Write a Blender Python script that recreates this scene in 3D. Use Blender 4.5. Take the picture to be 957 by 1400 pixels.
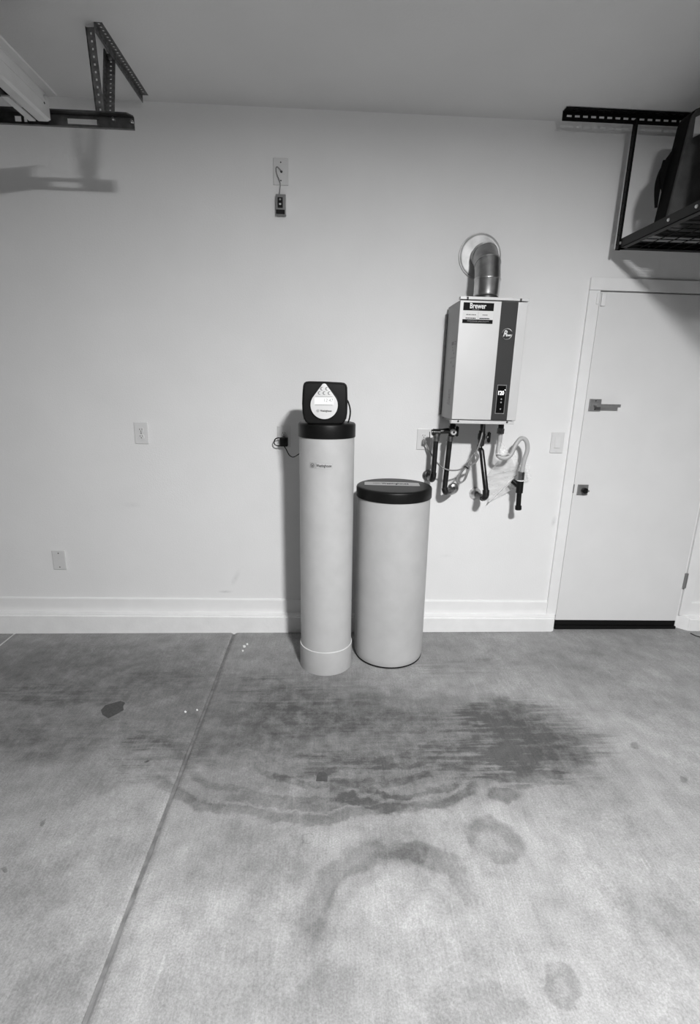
import bpy, bmesh, math, random
import numpy as np
from mathutils import Vector, Matrix, Euler
for o in list(bpy.data.objects): bpy.data.objects.remove(o, do_unlink=True)
S = bpy.context.scene
C = S.collection
random.seed(4)

# ------------------------------------------------------------------ camera
F, PITCH, ROLL, YAW = 684.34, 0.253447, 0.025811, 0.043392
H = 1.57658
fw = np.array([math.sin(YAW)*math.cos(PITCH), math.cos(YAW)*math.cos(PITCH), -math.sin(PITCH)])
rt0 = np.array([math.cos(YAW), -math.sin(YAW), 0.0]); up0 = np.cross(rt0, fw)
cr, sr = math.cos(ROLL), math.sin(ROLL)
rt = cr*rt0 + sr*up0; up = -sr*rt0 + cr*up0
cam_d = bpy.data.cameras.new('camera'); cam = bpy.data.objects.new('camera', cam_d); C.objects.link(cam)
cam.matrix_world = Matrix(((rt[0], up[0], -fw[0], 0), (rt[1], up[1], -fw[1], 0), (rt[2], up[2], -fw[2], H), (0, 0, 0, 1)))
cam_d.sensor_fit = 'HORIZONTAL'; cam_d.sensor_width = 36.0; cam_d.lens = F/957*36.0
cam_d.clip_start = 0.02
S.camera = cam

# ------------------------------------------------------------------ world, light, exposure
w = bpy.data.worlds.new('world'); S.world = w; w.use_nodes = True
w.node_tree.nodes['Background'].inputs[0].default_value = (0.5, 0.5, 0.5, 1)
w.node_tree.nodes['Background'].inputs[1].default_value = 0.02
LAMP = (0.76, -0.40, 2.866)
ld = bpy.data.lights.new('ceiling_lamp_light', 'AREA'); ld.shape = 'DISK'; ld.size = 0.28; ld.energy = 158
lo = bpy.data.objects.new('ceiling_lamp_light', ld); C.objects.link(lo); lo.location = (LAMP[0], LAMP[1], LAMP[2]-0.004)
S.view_settings.view_transform = 'Standard'; S.view_settings.look = 'None'
S.view_settings.gamma = 1.0; S.view_settings.use_curve_mapping = False
S.view_settings.exposure = 0.48

# ------------------------------------------------------------------ measuring helpers: photo point at a known distance -> place in the room
def ray(u, v): return rt*((u-478.5)/F) - up*((v-700)/F) + fw
def at(u, v, y):
    d = ray(u, v); t = y/d[1]; return Vector((d[0]*t, y, d[2]*t+H))
def fz(x): return 0.0095*x + 0.005          # the slab rises a little to the right
def onfloor(u, v):
    d = ray(u, v)
    t = (fz(0)-H)/(d[2]-0.0095*d[0]); return Vector((d[0]*t, d[1]*t, H+d[2]*t))

# ------------------------------------------------------------------ materials
def lin(s): return s/12.92 if s <= 0.04045 else ((s+0.055)/1.055)**2.4
MATS = {}
def mat(name, grey, rough=0.5, metal=0.0, bump=0.0, bscale=200, var=0.04, vscale=8, spec=0.5, emit=0.0, alpha=1.0, coat=0):
    if name in MATS: return MATS[name]
    m = bpy.data.materials.new(name); m.use_nodes = True
    nt = m.node_tree; N = nt.nodes; Lk = nt.links; b = N['Principled BSDF']
    tc = N.new('ShaderNodeTexCoord'); nz = N.new('ShaderNodeTexNoise'); nz.inputs['Scale'].default_value = vscale; nz.inputs['Detail'].default_value = 4
    Lk.new(tc.outputs['Object'], nz.inputs['Vector'])
    mr = N.new('ShaderNodeMapRange'); mr.inputs[3].default_value = grey*(1-var*2); mr.inputs[4].default_value = grey*(1+var*2)
    mr.inputs[1].default_value = 0.25; mr.inputs[2].default_value = 0.75
    Lk.new(nz.outputs[0], mr.inputs[0]); Lk.new(mr.outputs[0], b.inputs['Base Color'])
    b.inputs['Roughness'].default_value = rough; b.inputs['Metallic'].default_value = metal
    b.inputs['Specular IOR Level'].default_value = spec
    if coat: b.inputs['Coat Weight'].default_value = coat
    if bump:
        n2 = N.new('ShaderNodeTexNoise'); n2.inputs['Scale'].default_value = bscale; n2.inputs['Detail'].default_value = 3
        Lk.new(tc.outputs['Object'], n2.inputs['Vector'])
        bp = N.new('ShaderNodeBump'); bp.inputs['Strength'].default_value = bump; bp.inputs['Distance'].default_value = 0.002
        Lk.new(n2.outputs[0], bp.inputs['Height']); Lk.new(bp.outputs[0], b.inputs['Normal'])
    if emit:
        b.inputs['Emission Color'].default_value = (1, 1, 1, 1); b.inputs['Emission Strength'].default_value = emit
    if alpha < 1: b.inputs['Alpha'].default_value = alpha
    MATS[name] = m; return m

P_WALL = mat('wall_paint', 0.80, 0.65, bump=0.30, bscale=110, var=0.012, vscale=3, spec=0.25)
def wall_smudges(m, spots):
    """faint scuff marks on the paint: (x, z, rx, rz, angle, strength)"""
    nt = m.node_tree; N = nt.nodes; Lk = nt.links; b = N['Principled BSDF']; src = b.inputs['Base Color'].links[0].from_socket
    tc = N.new('ShaderNodeTexCoord'); nz = N.new('ShaderNodeTexNoise'); nz.inputs['Scale'].default_value = 45; nz.inputs['Detail'].default_value = 4; Lk.new(tc.outputs['Object'], nz.inputs['Vector'])
    tot = None
    for x, z, rx, rz, ang, st in spots:
        mp = N.new('ShaderNodeMapping'); mp.vector_type = 'TEXTURE'; mp.inputs['Location'].default_value = (x, 3.0, z); mp.inputs['Rotation'].default_value = (0, math.radians(ang), 0); mp.inputs['Scale'].default_value = (rx, 1, rz)
        Lk.new(tc.outputs['Object'], mp.inputs[0]); g = N.new('ShaderNodeTexGradient'); g.gradient_type = 'SPHERICAL'; Lk.new(mp.outputs[0], g.inputs[0])
        k = N.new('ShaderNodeMath'); k.operation = 'MULTIPLY'; Lk.new(g.outputs['Fac'], k.inputs[0]); k.inputs[1].default_value = st
        if tot is None: tot = k.outputs[0]
        else:
            a = N.new('ShaderNodeMath'); a.operation = 'ADD'; Lk.new(tot, a.inputs[0]); Lk.new(k.outputs[0], a.inputs[1]); tot = a.outputs[0]
    mn = N.new('ShaderNodeMath'); mn.operation = 'MULTIPLY'; Lk.new(tot, mn.inputs[0]); Lk.new(nz.outputs[0], mn.inputs[1])
    sb_ = N.new('ShaderNodeMath'); sb_.operation = 'SUBTRACT'; sb_.inputs[0].default_value = 1.0; Lk.new(mn.outputs[0], sb_.inputs[1])
    ml = N.new('ShaderNodeMath'); ml.operation = 'MULTIPLY'; Lk.new(src, ml.inputs[0]); Lk.new(sb_.outputs[0], ml.inputs[1]); Lk.new(ml.outputs[0], b.inputs['Base Color'])
def wsp(u, v, ru, rv, ang, st):
    p = at(u, v, 3.0); return (p.x, p.z, ru*0.0045, rv*0.0045, ang, st)
wall_smudges(P_WALL, [wsp(308, 809, 12, 2.5, 0, 0.45), wsp(322, 790, 5, 16, 25, 0.22), wsp(180, 690, 14, 5, 0, 0.14), wsp(757, 713, 4, 10, 5, 0.35), wsp(610, 760, 10, 3, 0, 0.12)])
P_FAR = mat('unseen_wall_bounce_dark', 0.12, 0.7, var=0.03, vscale=3)  # invented dark tone for the unseen walls, holds down bounced light
P_CEIL = mat('ceiling_paint', 0.72, 0.75, bump=0.3, bscale=90, var=0.012, vscale=3, spec=0.2)
P_TRIM = mat('trim_paint', 0.82, 0.45, bump=0.1, bscale=60, var=0.015, vscale=9, spec=0.35)
P_CURB = mat('curb_paint', 0.82, 0.55, bump=0.5, bscale=70, var=0.02, vscale=12, spec=0.3)
P_DOOR = mat('door_paint', 0.74, 0.42, bump=0.06, bscale=300, var=0.012, vscale=5, spec=0.35)
M_DARKLINE = mat('painted_gap_shade', 0.05, 0.8)  # dark colour standing in for shade inside the door gaps
M_BLACK = mat('black_plastic', 0.006, 0.42, bump=0.05, bscale=500, var=0.1, vscale=30, spec=0.22)
M_BLACKR = mat('black_rubber', 0.006, 0.55, spec=0.2)
M_TANK = mat('tank_plastic', 0.50, 0.42, bump=0.10, bscale=220, var=0.03, vscale=10, spec=0.4)
M_TANK2 = mat('brine_plastic', 0.48, 0.5, bump=0.12, bscale=200, var=0.03, vscale=10, spec=0.35)
M_SEAM = mat('seam_plastic', 0.60, 0.5)
M_PLATE = mat('cover_plate_plastic', 0.70, 0.35, var=0.01)
M_PLATEG = mat('painted_cover_plate', 0.66, 0.5, var=0.01)
M_SLOT = mat('slot_dark', 0.03, 0.6)
M_SCREW = mat('screw_steel', 0.25, 0.35, 1.0)
M_SILVER = mat('heater_silver', 0.60, 0.45, 0.2, var=0.02, vscale=4)
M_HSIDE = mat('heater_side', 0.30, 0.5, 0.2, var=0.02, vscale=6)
M_STRIPE = mat('heater_stripe', 0.042, 0.5, var=0.02, spec=0.2)
M_CHROME = mat('chrome', 0.85, 0.12, 1.0, var=0.01)
M_GALV = mat('galvanised', 0.55, 0.3, 1.0, bump=0.05, bscale=60, var=0.12, vscale=22)
M_GALVD = mat('galvanised_elbow', 0.34, 0.35, 1.0, bump=0.05, bscale=60, var=0.12, vscale=22)
M_GALVP = mat('galvanised_plate', 0.55, 0.5, 0.5, var=0.12, vscale=16)
M_PIPE = mat('copper_pipe', 0.06, 0.30, 0.85, var=0.2, vscale=30)
M_BRASS = mat('brass_fitting', 0.28, 0.32, 1.0, var=0.2, vscale=60)
M_PIPEB = mat('black_abs_pipe', 0.006, 0.4, spec=0.3)
M_HOSE = mat('grey_hose', 0.45, 0.45, var=0.03)
M_CORD = mat('grey_cord', 0.23, 0.5)
M_STEEL = mat('dark_steel', 0.085, 0.45, 0.7, var=0.15, vscale=40)
M_PERF = mat('perforated_steel', 0.17, 0.5, 0.6, var=0.2, vscale=50)
M_TRACK = mat('track_paint', 0.56, 0.4, 0.2, var=0.05, vscale=8)
M_TRACKD = mat('track_inside', 0.20, 0.5, 0.5)
M_RACK = mat('rack_black', 0.004, 0.5, var=0.05, spec=0.15)
M_BOLT = mat('bolt_zinc', 0.7, 0.3, 1.0)
M_BAG = mat('suitcase_fabric', 0.06, 0.8, spec=0.15, bump=0.4, bscale=400, var=0.15, vscale=14)
M_BAGE = mat('suitcase_side', 0.004, 0.7, spec=0.1)
M_LABEL = mat('label_white', 0.72, 0.5, var=0.01)
M_LABELG = mat('label_grey', 0.40, 0.45, var=0.02)
M_INK = mat('ink_black', 0.008, 0.6, spec=0.1)
M_INKG = mat('ink_grey', 0.14, 0.5)
M_INKW = mat('ink_white', 0.85, 0.5)
M_FACE = mat('control_face', 0.72, 0.3, var=0.01)
M_LCD = mat('lcd_panel', 0.85, 0.25, var=0.01, emit=0.12)
M_DIGIT = mat('lit_digit', 0.9, 0.5, emit=1.2)
M_DIM = mat('dim_button', 0.30, 0.5)
M_NICKEL = mat('satin_nickel', 0.30, 0.45, 0.7, var=0.05, vscale=60)
M_SCRAP = mat('scrap_dark', 0.055, 0.8, var=0.15, vscale=80)
M_FLECK = mat('fleck_white', 0.75, 0.7)
M_FIX = mat('lamp_housing', 0.7, 0.5)
M_DIFF = mat('lamp_diffuser', 0.8, 0.5, emit=90.0)
M_GDOOR = mat('garage_door_paint', 0.22, 0.5, var=0.03)
M_BIN = mat('storage_bin', 0.05, 0.5)

def film(name):
    m = bpy.data.materials.new(name); m.use_nodes = True; nt = m.node_tree; N = nt.nodes; Lk = nt.links
    b = N['Principled BSDF']; b.inputs['Base Color'].default_value = (0.85, 0.85, 0.85, 1); b.inputs['Roughness'].default_value = 0.18
    tc = N.new('ShaderNodeTexCoord'); nz = N.new('ShaderNodeTexNoise'); nz.inputs['Scale'].default_value = 14; nz.inputs['Detail'].default_value = 2
    mp = N.new('ShaderNodeMapping'); mp.inputs['Scale'].default_value = (1, 1, 3); Lk.new(tc.outputs['Object'], mp.inputs[0]); Lk.new(mp.outputs[0], nz.inputs['Vector'])
    mr = N.new('ShaderNodeMapRange'); mr.inputs[1].default_value = 0.35; mr.inputs[2].default_value = 0.7; mr.inputs[3].default_value = 0.28; mr.inputs[4].default_value = 0.55
    Lk.new(nz.outputs[0], mr.inputs[0]); Lk.new(mr.outputs[0], b.inputs['Alpha'])
    bp = N.new('ShaderNodeBump'); bp.inputs['Strength'].default_value = 0.35; bp.inputs['Distance'].default_value = 0.004
    Lk.new(nz.outputs[0], bp.inputs['Height']); Lk.new(bp.outputs[0], b.inputs['Normal'])
    return m
M_FILM = film('clear_film')

# concrete: broom finish, blotches, tyre marks, damp patches
def concrete():
    m = bpy.data.materials.new('concrete'); m.use_nodes = True; nt = m.node_tree; N = nt.nodes; Lk = nt.links; b = N['Principled BSDF']
    tc = N.new('ShaderNodeTexCoord'); P = tc.outputs['Object']
    def noise(sc, detail=4, scale3=None, rough=0.55, src=None, rot=0):
        n = N.new('ShaderNodeTexNoise'); n.inputs['Scale'].default_value = sc; n.inputs['Detail'].default_value = detail; n.inputs['Roughness'].default_value = rough
        s = src or P
        if scale3 or rot:
            mp = N.new('ShaderNodeMapping'); mp.inputs['Scale'].default_value = scale3 or (1, 1, 1); mp.inputs['Rotation'].default_value = (0, 0, rot)
            Lk.new(s, mp.inputs[0]); s = mp.outputs[0]
        Lk.new(s, n.inputs['Vector']); return n
    def rng(sock, a, b_, c, d, smooth=False):
        r = N.new('ShaderNodeMapRange'); r.inputs[1].default_value = a; r.inputs[2].default_value = b_; r.inputs[3].default_value = c; r.inputs[4].default_value = d
        if smooth: r.interpolation_type = 'SMOOTHSTEP'
        Lk.new(sock, r.inputs[0]); return r.outputs[0]
    def math_(op, a, b_=None, c=None):
        n = N.new('ShaderNodeMath'); n.operation = op
        for i, s in enumerate((a, b_, c)):
            if s is None: continue
            if isinstance(s, (int, float)): n.inputs[i].default_value = s
            else: Lk.new(s, n.inputs[i])
        return n.outputs[0]
    # warped position
    wn = noise(6, 3); wf = noise(38, 3)
    def vm(op, a, b_, scale=None):
        n = N.new('ShaderNodeVectorMath'); n.operation = op
        for i, s in enumerate((a, b_)):
            if s is None: continue
            if isinstance(s, tuple): n.inputs[i].default_value = s
            else: Lk.new(s, n.inputs[i])
        if scale is not None: n.inputs['Scale'].default_value = scale
        return n.outputs[0]
    def warp(amt, amtf):
        a = vm('SCALE', vm('SUBTRACT', wn.outputs['Color'], (0.5, 0.5, 0.5)), None, amt)
        c = vm('SCALE', vm('SUBTRACT', wf.outputs['Color'], (0.5, 0.5, 0.5)), None, amtf)
        s = vm('ADD', vm('ADD', P, a), c)
        return vm('MULTIPLY', s, (1, 1, 0))
    PW = warp(0.30, 0.05); PS = warp(0.12, 0.035)
    streak = noise(1, 3, (3.5, 46, 1), 0.6)            # tyre tread streaks across x
    streak_s = rng(streak.outputs[0], 0.36, 0.62, 0.25, 1.0)
    sx_ = math_('MULTIPLY', math_('SUBTRACT', streak.outputs[0], 0.5), 0.55)
    cmb = N.new('ShaderNodeCombineXYZ'); Lk.new(sx_, cmb.inputs[0]); PT = vm('ADD', PS, cmb.outputs[0])
    broom = noise(1, 2, (150, 9, 1), 0.6)               # broom finish along y
    blot = noise(2.2, 6, None, 0.6); mid = noise(11, 6, None, 0.65); fine = noise(170, 4, None, 0.7)
    blotch_s = rng(noise(14, 5, None, 0.7).outputs[0], 0.34, 0.60, 0.62, 1.1)
    def ell(u, v, ru, rv, ang=0, strength=0.3, soft=0.6, src=None, tread=False):
        c = onfloor(u, v); rx = abs(onfloor(u+ru, v).x-c.x); ry = abs(onfloor(u, v-rv).y-onfloor(u, v+rv).y)/2
        mp = N.new('ShaderNodeMapping'); mp.vector_type = 'TEXTURE'
        mp.inputs['Location'].default_value = (c.x, c.y, 0); mp.inputs['Rotation'].default_value = (0, 0, math.radians(ang)); mp.inputs['Scale'].default_value = (rx, ry, 1)
        Lk.new(src or PW, mp.inputs[0])
        g = N.new('ShaderNodeTexGradient'); g.gradient_type = 'SPHERICAL'; Lk.new(mp.outputs[0], g.inputs[0])
        s = rng(g.outputs['Fac'], 0.0, max(soft, 0.02), 0.0, strength, True)
        if tread: s = math_('MULTIPLY', s, streak_s)
        s = math_('MULTIPLY', s, blotch_s)
        return s
    def arc(u0, v0, R, width, mask, strength, tread=True):
        """curved tyre band: part of a circle of radius R centred at floor point (x0,y0)"""
        d = vm('SUBTRACT', PS, (u0, v0, 0)); n = N.new('ShaderNodeVectorMath'); n.operation = 'LENGTH'; Lk.new(d, n.inputs[0])
        a = math_('ABSOLUTE', math_('SUBTRACT', n.outputs['Value'], R))
        s = rng(a, width*0.55, width*1.15, strength, 0.0, True)
        s = math_('MULTIPLY', s, mask)
        return s
    parts = [
        # broad darker traffic zone near the wall
        ell(130, 965, 420, 130, 0, 0.34, 0.7), ell(60, 900, 300, 60, 0, 0.18, 0.9), ell(520, 1020, 330, 105, 0, 0.36, 0.55), ell(420, 960, 300, 60, 0, 0.14, 0.9),
        ell(60, 1005, 210, 50, 0, 0.18, 0.8, None, True), ell(260, 925, 160, 30, 0, 0.15, 0.8, None, True),
        # the dark tread-printed patch in front of the heater
        ell(722, 1005, 115, 70, 0, 0.32, 0.5, PT), ell(748, 1015, 80, 40, 0, 0.30, 0.45, PT, True), ell(660, 1040, 90, 40, 0, 0.22, 0.5, PT, True), ell(690, 975, 70, 24, 0, 0.20, 0.35, PT),
        ell(688, 1086, 26, 12, 0, 0.34, 0.3, PS), ell(725, 1064, 60, 18, 0, 0.28, 0.3, PT),
        ell(560, 1035, 150, 40, 0, 0.18, 0.6, PT, True), ell(480, 1048, 80, 32, 0, 0.20, 0.45, PT, True), ell(560, 990, 200, 24, 0, 0.22, 0.5, PT, True),
        ell(640, 912, 90, 18, 0, 0.22, 0.5, PT, True), ell(235, 1040, 60, 40, 0, 0.20, 0.4, PT, True), ell(215, 1012, 40, 14, 0, 0.20, 0.3, PT, True), ell(430, 945, 130, 40, 0, 0.22, 0.5, PT, True), ell(100, 950, 120, 20, 0, 0.25, 0.4, PT, True),
        # damp looking patch with a firmer edge
        ell(545, 1152, 50, 24, -10, 0.14, 0.2, PS),
        ell(672, 1150, 42, 34, 0, 0.19, 0.2, PS), ell(690, 1170, 22, 14, 0, 0.12, 0.4, PS),
        ell(645, 1372, 75, 45, 0, 0.18, 0.25, PS), ell(430, 1370, 90, 60, 0, 0.16, 0.4, PW), ell(770, 1345, 30, 36, 0, 0.28, 0.2, PS),
        ell(90, 1340, 90, 70, 30, 0.20, 0.5, PW), ell(40, 1220, 60, 60, 20, 0.14, 0.5, PW), ell(160, 1160, 90, 30, 0, 0.14, 0.5, PW), ell(330, 1180, 120, 60, 0, 0.16, 0.5, PW), ell(700, 1290, 120, 50, 20, 0.10, 0.5, PW), ell(910, 1250, 60, 90, 20, 0.10, 0.5, PW), ell(300, 1090, 90, 30, 0, 0.12, 0.7, PW), ell(880, 960, 120, 25, 20, 0.14, 0.8, PW), ell(830, 900, 180, 40, 0, 0.12, 0.9),
        ell(868, 1018, 8, 4, 0, 0.35, 0.5, PS), ell(934, 1066, 6, 5, 0, 0.35, 0.4, PS), ell(195, 1040, 5, 3, 0, 0.5, 0.4, PS), ell(10, 1190, 7, 4, 0, 0.4, 0.4, PS), ell(62, 1128, 5, 4, 0, 0.4, 0.4, PS),
    ]
    # tyre arcs (sagging curves across the middle)
    sp_ = N.new('ShaderNodeSeparateXYZ'); Lk.new(PS, sp_.inputs[0]); xs_, ys_ = sp_.outputs[0], sp_.outputs[1]
    for (cx, cy, R, x0, x1, wd, st) in ((-0.06, 2.667, 1.148, -0.75, 0.36, 0.030, 0.30), (-0.06, 2.667, 1.095, -0.40, 0.30, 0.020, 0.26), (-0.072, 2.463, 0.861, -0.60, 0.25, 0.018, 0.20), (0.306, 1.994, 0.441, 0.02, 0.62, 0.030, 0.34), (0.306, 1.994, 0.385, 0.10, 0.58, 0.014, 0.22),
                                        (0.135, 2.542, 0.875, -0.30, 0.55, 0.022, 0.24), (0.135, 2.542, 0.80, -0.10, 0.60, 0.020, 0.20), (0.135, 2.542, 0.74, -0.2, 0.5, 0.016, 0.16),
                                        (0.247, 1.10, 0.282, -0.10, 0.50, 0.052, 0.30), (0.383, 0.983, 0.40, -0.06, 0.40, 0.045, 0.16), (0.582, 1.40, 0.085, 0.48, 0.69, 0.030, 0.16)):
        hw_ = (x1-x0)/2
        mk = rng(math_('ABSOLUTE', math_('SUBTRACT', xs_, (x0+x1)/2)), hw_*0.75, hw_*1.05, 1.0, 0.0, True)
        up_s = 1.0 if cy < 1.5 else -1.0                      # sagging tyre curves keep the lower half, damp arches the upper half
        mk = math_('MULTIPLY', mk, rng(math_('MULTIPLY', math_('SUBTRACT', ys_, cy), up_s), -0.06, 0.02, 0.0, 1.0, True))
        parts.append(math_('MULTIPLY', arc(cx, cy, R, wd, mk, st), blotch_s))
    # water ring and shoe oval
    c3 = onfloor(413, 1146); one = math_('ADD', 1.0, 0.0)
    parts.append(arc(c3.x, c3.y, 0.018, 0.003, one, 0.20))
    c4 = onfloor(770, 1345)
    tot = parts[0]
    for p in parts[1:]: tot = math_('ADD', tot, p)
    tot = math_('MINIMUM', tot, 0.72)
    # lighter worn places
    light = [ell(560, 1255, 110, 50, -20, 0.16, 0.7), ell(250, 1250, 130, 120, 0, 0.10, 0.9), ell(600, 1110, 130, 22, 0, 0.14, 0.6, PS), ell(840, 1180, 160, 120, 0, 0.08, 0.9), ell(560, 1050, 60, 14, 0, 0.10, 0.6, PS),
             ell(770, 1352, 15, 20, 0, 0.25, 0.4, PS)]
    lt = light[0]
    for p in light[1:]: lt = math_('ADD', lt, p)
    base = rng(blot.outputs[0], 0.3, 0.72, 0.235, 0.345)
    base = math_('MULTIPLY', base, rng(mid.outputs[0], 0.3, 0.7, 0.82, 1.15))
    base = math_('MULTIPLY', base, rng(fine.outputs[0], 0.3, 0.7, 0.74, 1.22))
    base = math_('MULTIPLY', base, rng(broom.outputs[0], 0.3, 0.7, 0.92, 1.07))
    sc_n = noise(1, 3, (70, 5, 1), 0.6, None, 0.28); sc_b = noise(3.1, 3)      # diagonal scuffs
    scuff = math_('MULTIPLY', rng(sc_n.outputs[0], 0.60, 0.72, 0.0, 0.22), rng(sc_b.outputs[0], 0.50, 0.62, 0.0, 1.0))
    base = math_('MULTIPLY', base, math_('ADD', 1.0, scuff))
    dn = noise(30, 4, None, 0.75); base = math_('MULTIPLY', base, rng(dn.outputs[0], 0.27, 0.36, 0.80, 1.0))
    base = math_('MULTIPLY', base, math_('SUBTRACT', 1.0, tot))
    base = math_('MULTIPLY', base, math_('ADD', 1.0, lt))
    Lk.new(base, b.inputs['Base Color'])
    b.inputs['Roughness'].default_value = 0.72; b.inputs['Specular IOR Level'].default_value = 0.3
    h = math_('ADD', math_('MULTIPLY', fine.outputs[0], 0.5), math_('ADD', broom.outputs[0], math_('MULTIPLY', mid.outputs[0], 0.6)))
    bp = N.new('ShaderNodeBump'); bp.inputs['Strength'].default_value = 0.35; bp.inputs['Distance'].default_value = 0.0015
    Lk.new(h, bp.inputs['Height']); Lk.new(bp.outputs[0], b.inputs['Normal'])
    return m
def N_sep_x(N, Lk, s):
    n = N.new('ShaderNodeSeparateXYZ'); Lk.new(s, n.inputs[0]); return n.outputs[0]
M_CONC = concrete()
M_JOINT = mat('joint_bottom', 0.15, 0.9, bump=0.5, bscale=80, var=0.2, vscale=30)
M_FILL = mat('joint_filler', 0.62, 0.7)

# ------------------------------------------------------------------ mesh helpers
def mesh_obj(name, bm, m, parent=None, smooth=False, loc=None):
    me = bpy.data.meshes.new(name); bm.normal_update(); bm.to_mesh(me); bm.free()
    o = bpy.data.objects.new(name, me); C.objects.link(o)
    if m: me.materials.append(m)
    if smooth:
        for p in me.polygons: p.use_smooth = True
        try: me.set_sharp_from_angle(angle=math.radians(38))
        except Exception: pass
    if parent: o.parent = parent
    if loc is not None: o.location = loc
    return o
def tag(o, label=None, cat=None, group=None, kind=None):
    if label: o['label'] = label
    if cat: o['category'] = cat
    if group: o['group'] = group
    if kind: o['kind'] = kind
    return o
def empty(name, loc=(0, 0, 0), label=None, cat=None, group=None, kind=None, rot=None):
    o = bpy.data.objects.new(name, None); C.objects.link(o); o.location = loc; o.empty_display_size = 0.05
    if rot: o.rotation_euler = rot
    return tag(o, label, cat, group, kind)
def BM(): return bmesh.new()
def box(bm, x0, x1, y0, y1, z0, z1, mtx=None):
    v = [bm.verts.new((x, y, z)) for z in (z0, z1) for y in (y0, y1) for x in (x0, x1)]
    f = [(0, 2, 3, 1), (4, 5, 7, 6), (0, 1, 5, 4), (2, 6, 7, 3), (0, 4, 6, 2), (1, 3, 7, 5)]
    for q in f: bm.faces.new([v[i] for i in q])
    if mtx: bmesh.ops.transform(bm, matrix=mtx, verts=v)
    return v
def bbox(x0, x1, y0, y1, z0, z1, bev=0.002, seg=2):
    bm = BM(); box(bm, x0, x1, y0, y1, z0, z1)
    bmesh.ops.bevel(bm, geom=bm.edges[:], offset=bev, segments=seg, affect='EDGES', profile=0.6)
    return bm
def prism(pts, depth, axis='y', bev=0, seg=2, base=0.0):
    """polygon in the plane (x,z) for axis y, (x,y) for axis z, (y,z) for axis x; extruded by depth along +axis"""
    bm = BM()
    def P(a, b, d): return {'y': (a, base+d, b), 'z': (a, b, base+d), 'x': (base+d, a, b)}[axis]
    A = [bm.verts.new(P(a, b, 0)) for a, b in pts]; B = [bm.verts.new(P(a, b, depth)) for a, b in pts]
    n = len(pts); bm.faces.new(A); bm.faces.new(B[::-1])
    for i in range(n): bm.faces.new((A[i], B[i], B[(i+1) % n], A[(i+1) % n]))
    bmesh.ops.recalc_face_normals(bm, faces=bm.faces[:])
    if bev:
        eds = [e for e in bm.edges if len(e.link_faces) == 2 and any(len(f.verts) == n for f in e.link_faces)] if n > 6 else bm.edges[:]
        bmesh.ops.bevel(bm, geom=eds, offset=bev, segments=seg, affect='EDGES', profile=0.6)
    return bm
def lathe(prof, n=48, mtx=None, bm=None, cap=True):
    """prof: (r, z) list revolved about z"""
    bm = bm or BM(); rings = []; allv = []
    for r, z in prof:
        if r < 1e-6: ring = [bm.verts.new((0, 0, z))]
        else: ring = [bm.verts.new((r*math.cos(2*math.pi*k/n), r*math.sin(2*math.pi*k/n), z)) for k in range(n)]
        rings.append(ring); allv += ring
    for a, b in zip(rings, rings[1:]):
        for k in range(n):
            k2 = (k+1) % n
            if len(a) == 1 and len(b) == 1: continue
            if len(a) == 1: bm.faces.new((a[0], b[k2], b[k]))
            elif len(b) == 1: bm.faces.new((a[k], a[k2], b[0]))
            else: bm.faces.new((a[k], a[k2], b[k2], b[k]))
    if cap:
        if len(rings[0]) > 1: bm.faces.new(rings[0][::-1])
        if len(rings[-1]) > 1: bm.faces.new(rings[-1])
    if mtx: bmesh.ops.transform(bm, matrix=mtx, verts=allv)
    bmesh.ops.recalc_face_normals(bm, faces=bm.faces[:])
    return bm
def frame(d, hint=(0, 0, 1)):
    z = Vector(d).normalized(); x = Vector(hint) - z*Vector(hint).dot(z)
    if x.length < 1e-4: x = Vector((1, 0, 0)) - z*z.x
    x.normalize(); y = z.cross(x)
    return Matrix((x, y, z)).transposed()
def mtx_dir(p, d, hint=(0, 0, 1)): return Matrix.Translation(Vector(p)) @ frame(d, hint).to_4x4()
def smoothpath(pts, sub=6, closed=False):
    pts = [Vector(p) for p in pts]; out = []; n = len(pts)
    rngn = n if closed else n-1
    for i in range(rngn):
        if closed: p0, p1, p2, p3 = pts[(i-1) % n], pts[i], pts[(i+1) % n], pts[(i+2) % n]
        else: p0, p1, p2, p3 = pts[max(i-1, 0)], pts[i], pts[i+1], pts[min(i+2, n-1)]
        for k in range(sub):
            t = k/sub
            out.append(0.5*((2*p1)+(p2-p0)*t+(2*p0-5*p1+4*p2-p3)*t*t+(3*p1-p0-3*p2+p3)*t**3))
    if not closed: out.append(pts[-1])
    return out
def tube(pts, r, n=12, closed=False, bm=None, rads=None):
    bm = bm or BM(); pts = [Vector(p) for p in pts]; N_ = len(pts); rings = []; prev = None
    for i, p in enumerate(pts):
        if closed: d = pts[(i+1) % N_]-pts[i-1]
        else: d = pts[min(i+1, N_-1)]-pts[max(i-1, 0)]
        d.normalize()
        if prev is None:
            x = Vector((0.3, 0.2, 1)) - d*Vector((0.3, 0.2, 1)).dot(d)
            if x.length < 0.1: x = Vector((1, 0, 0)) - d*d.x
        else: x = prev - d*prev.dot(d)
        x.normalize(); prev = x; y = d.cross(x); rr = rads[i] if rads else r
        rings.append([bm.verts.new(p+(x*math.cos(2*math.pi*k/n)+y*math.sin(2*math.pi*k/n))*rr) for k in range(n)])
    m_ = N_ if closed else N_-1
    for i in range(m_):
        a, b = rings[i], rings[(i+1) % N_]
        for k in range(n): bm.faces.new((a[k], a[(k+1) % n], b[(k+1) % n], b[k]))
    if not closed: bm.faces.new(rings[0][::-1]); bm.faces.new(rings[-1])
    bmesh.ops.recalc_face_normals(bm, faces=bm.faces[:])
    return bm
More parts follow.
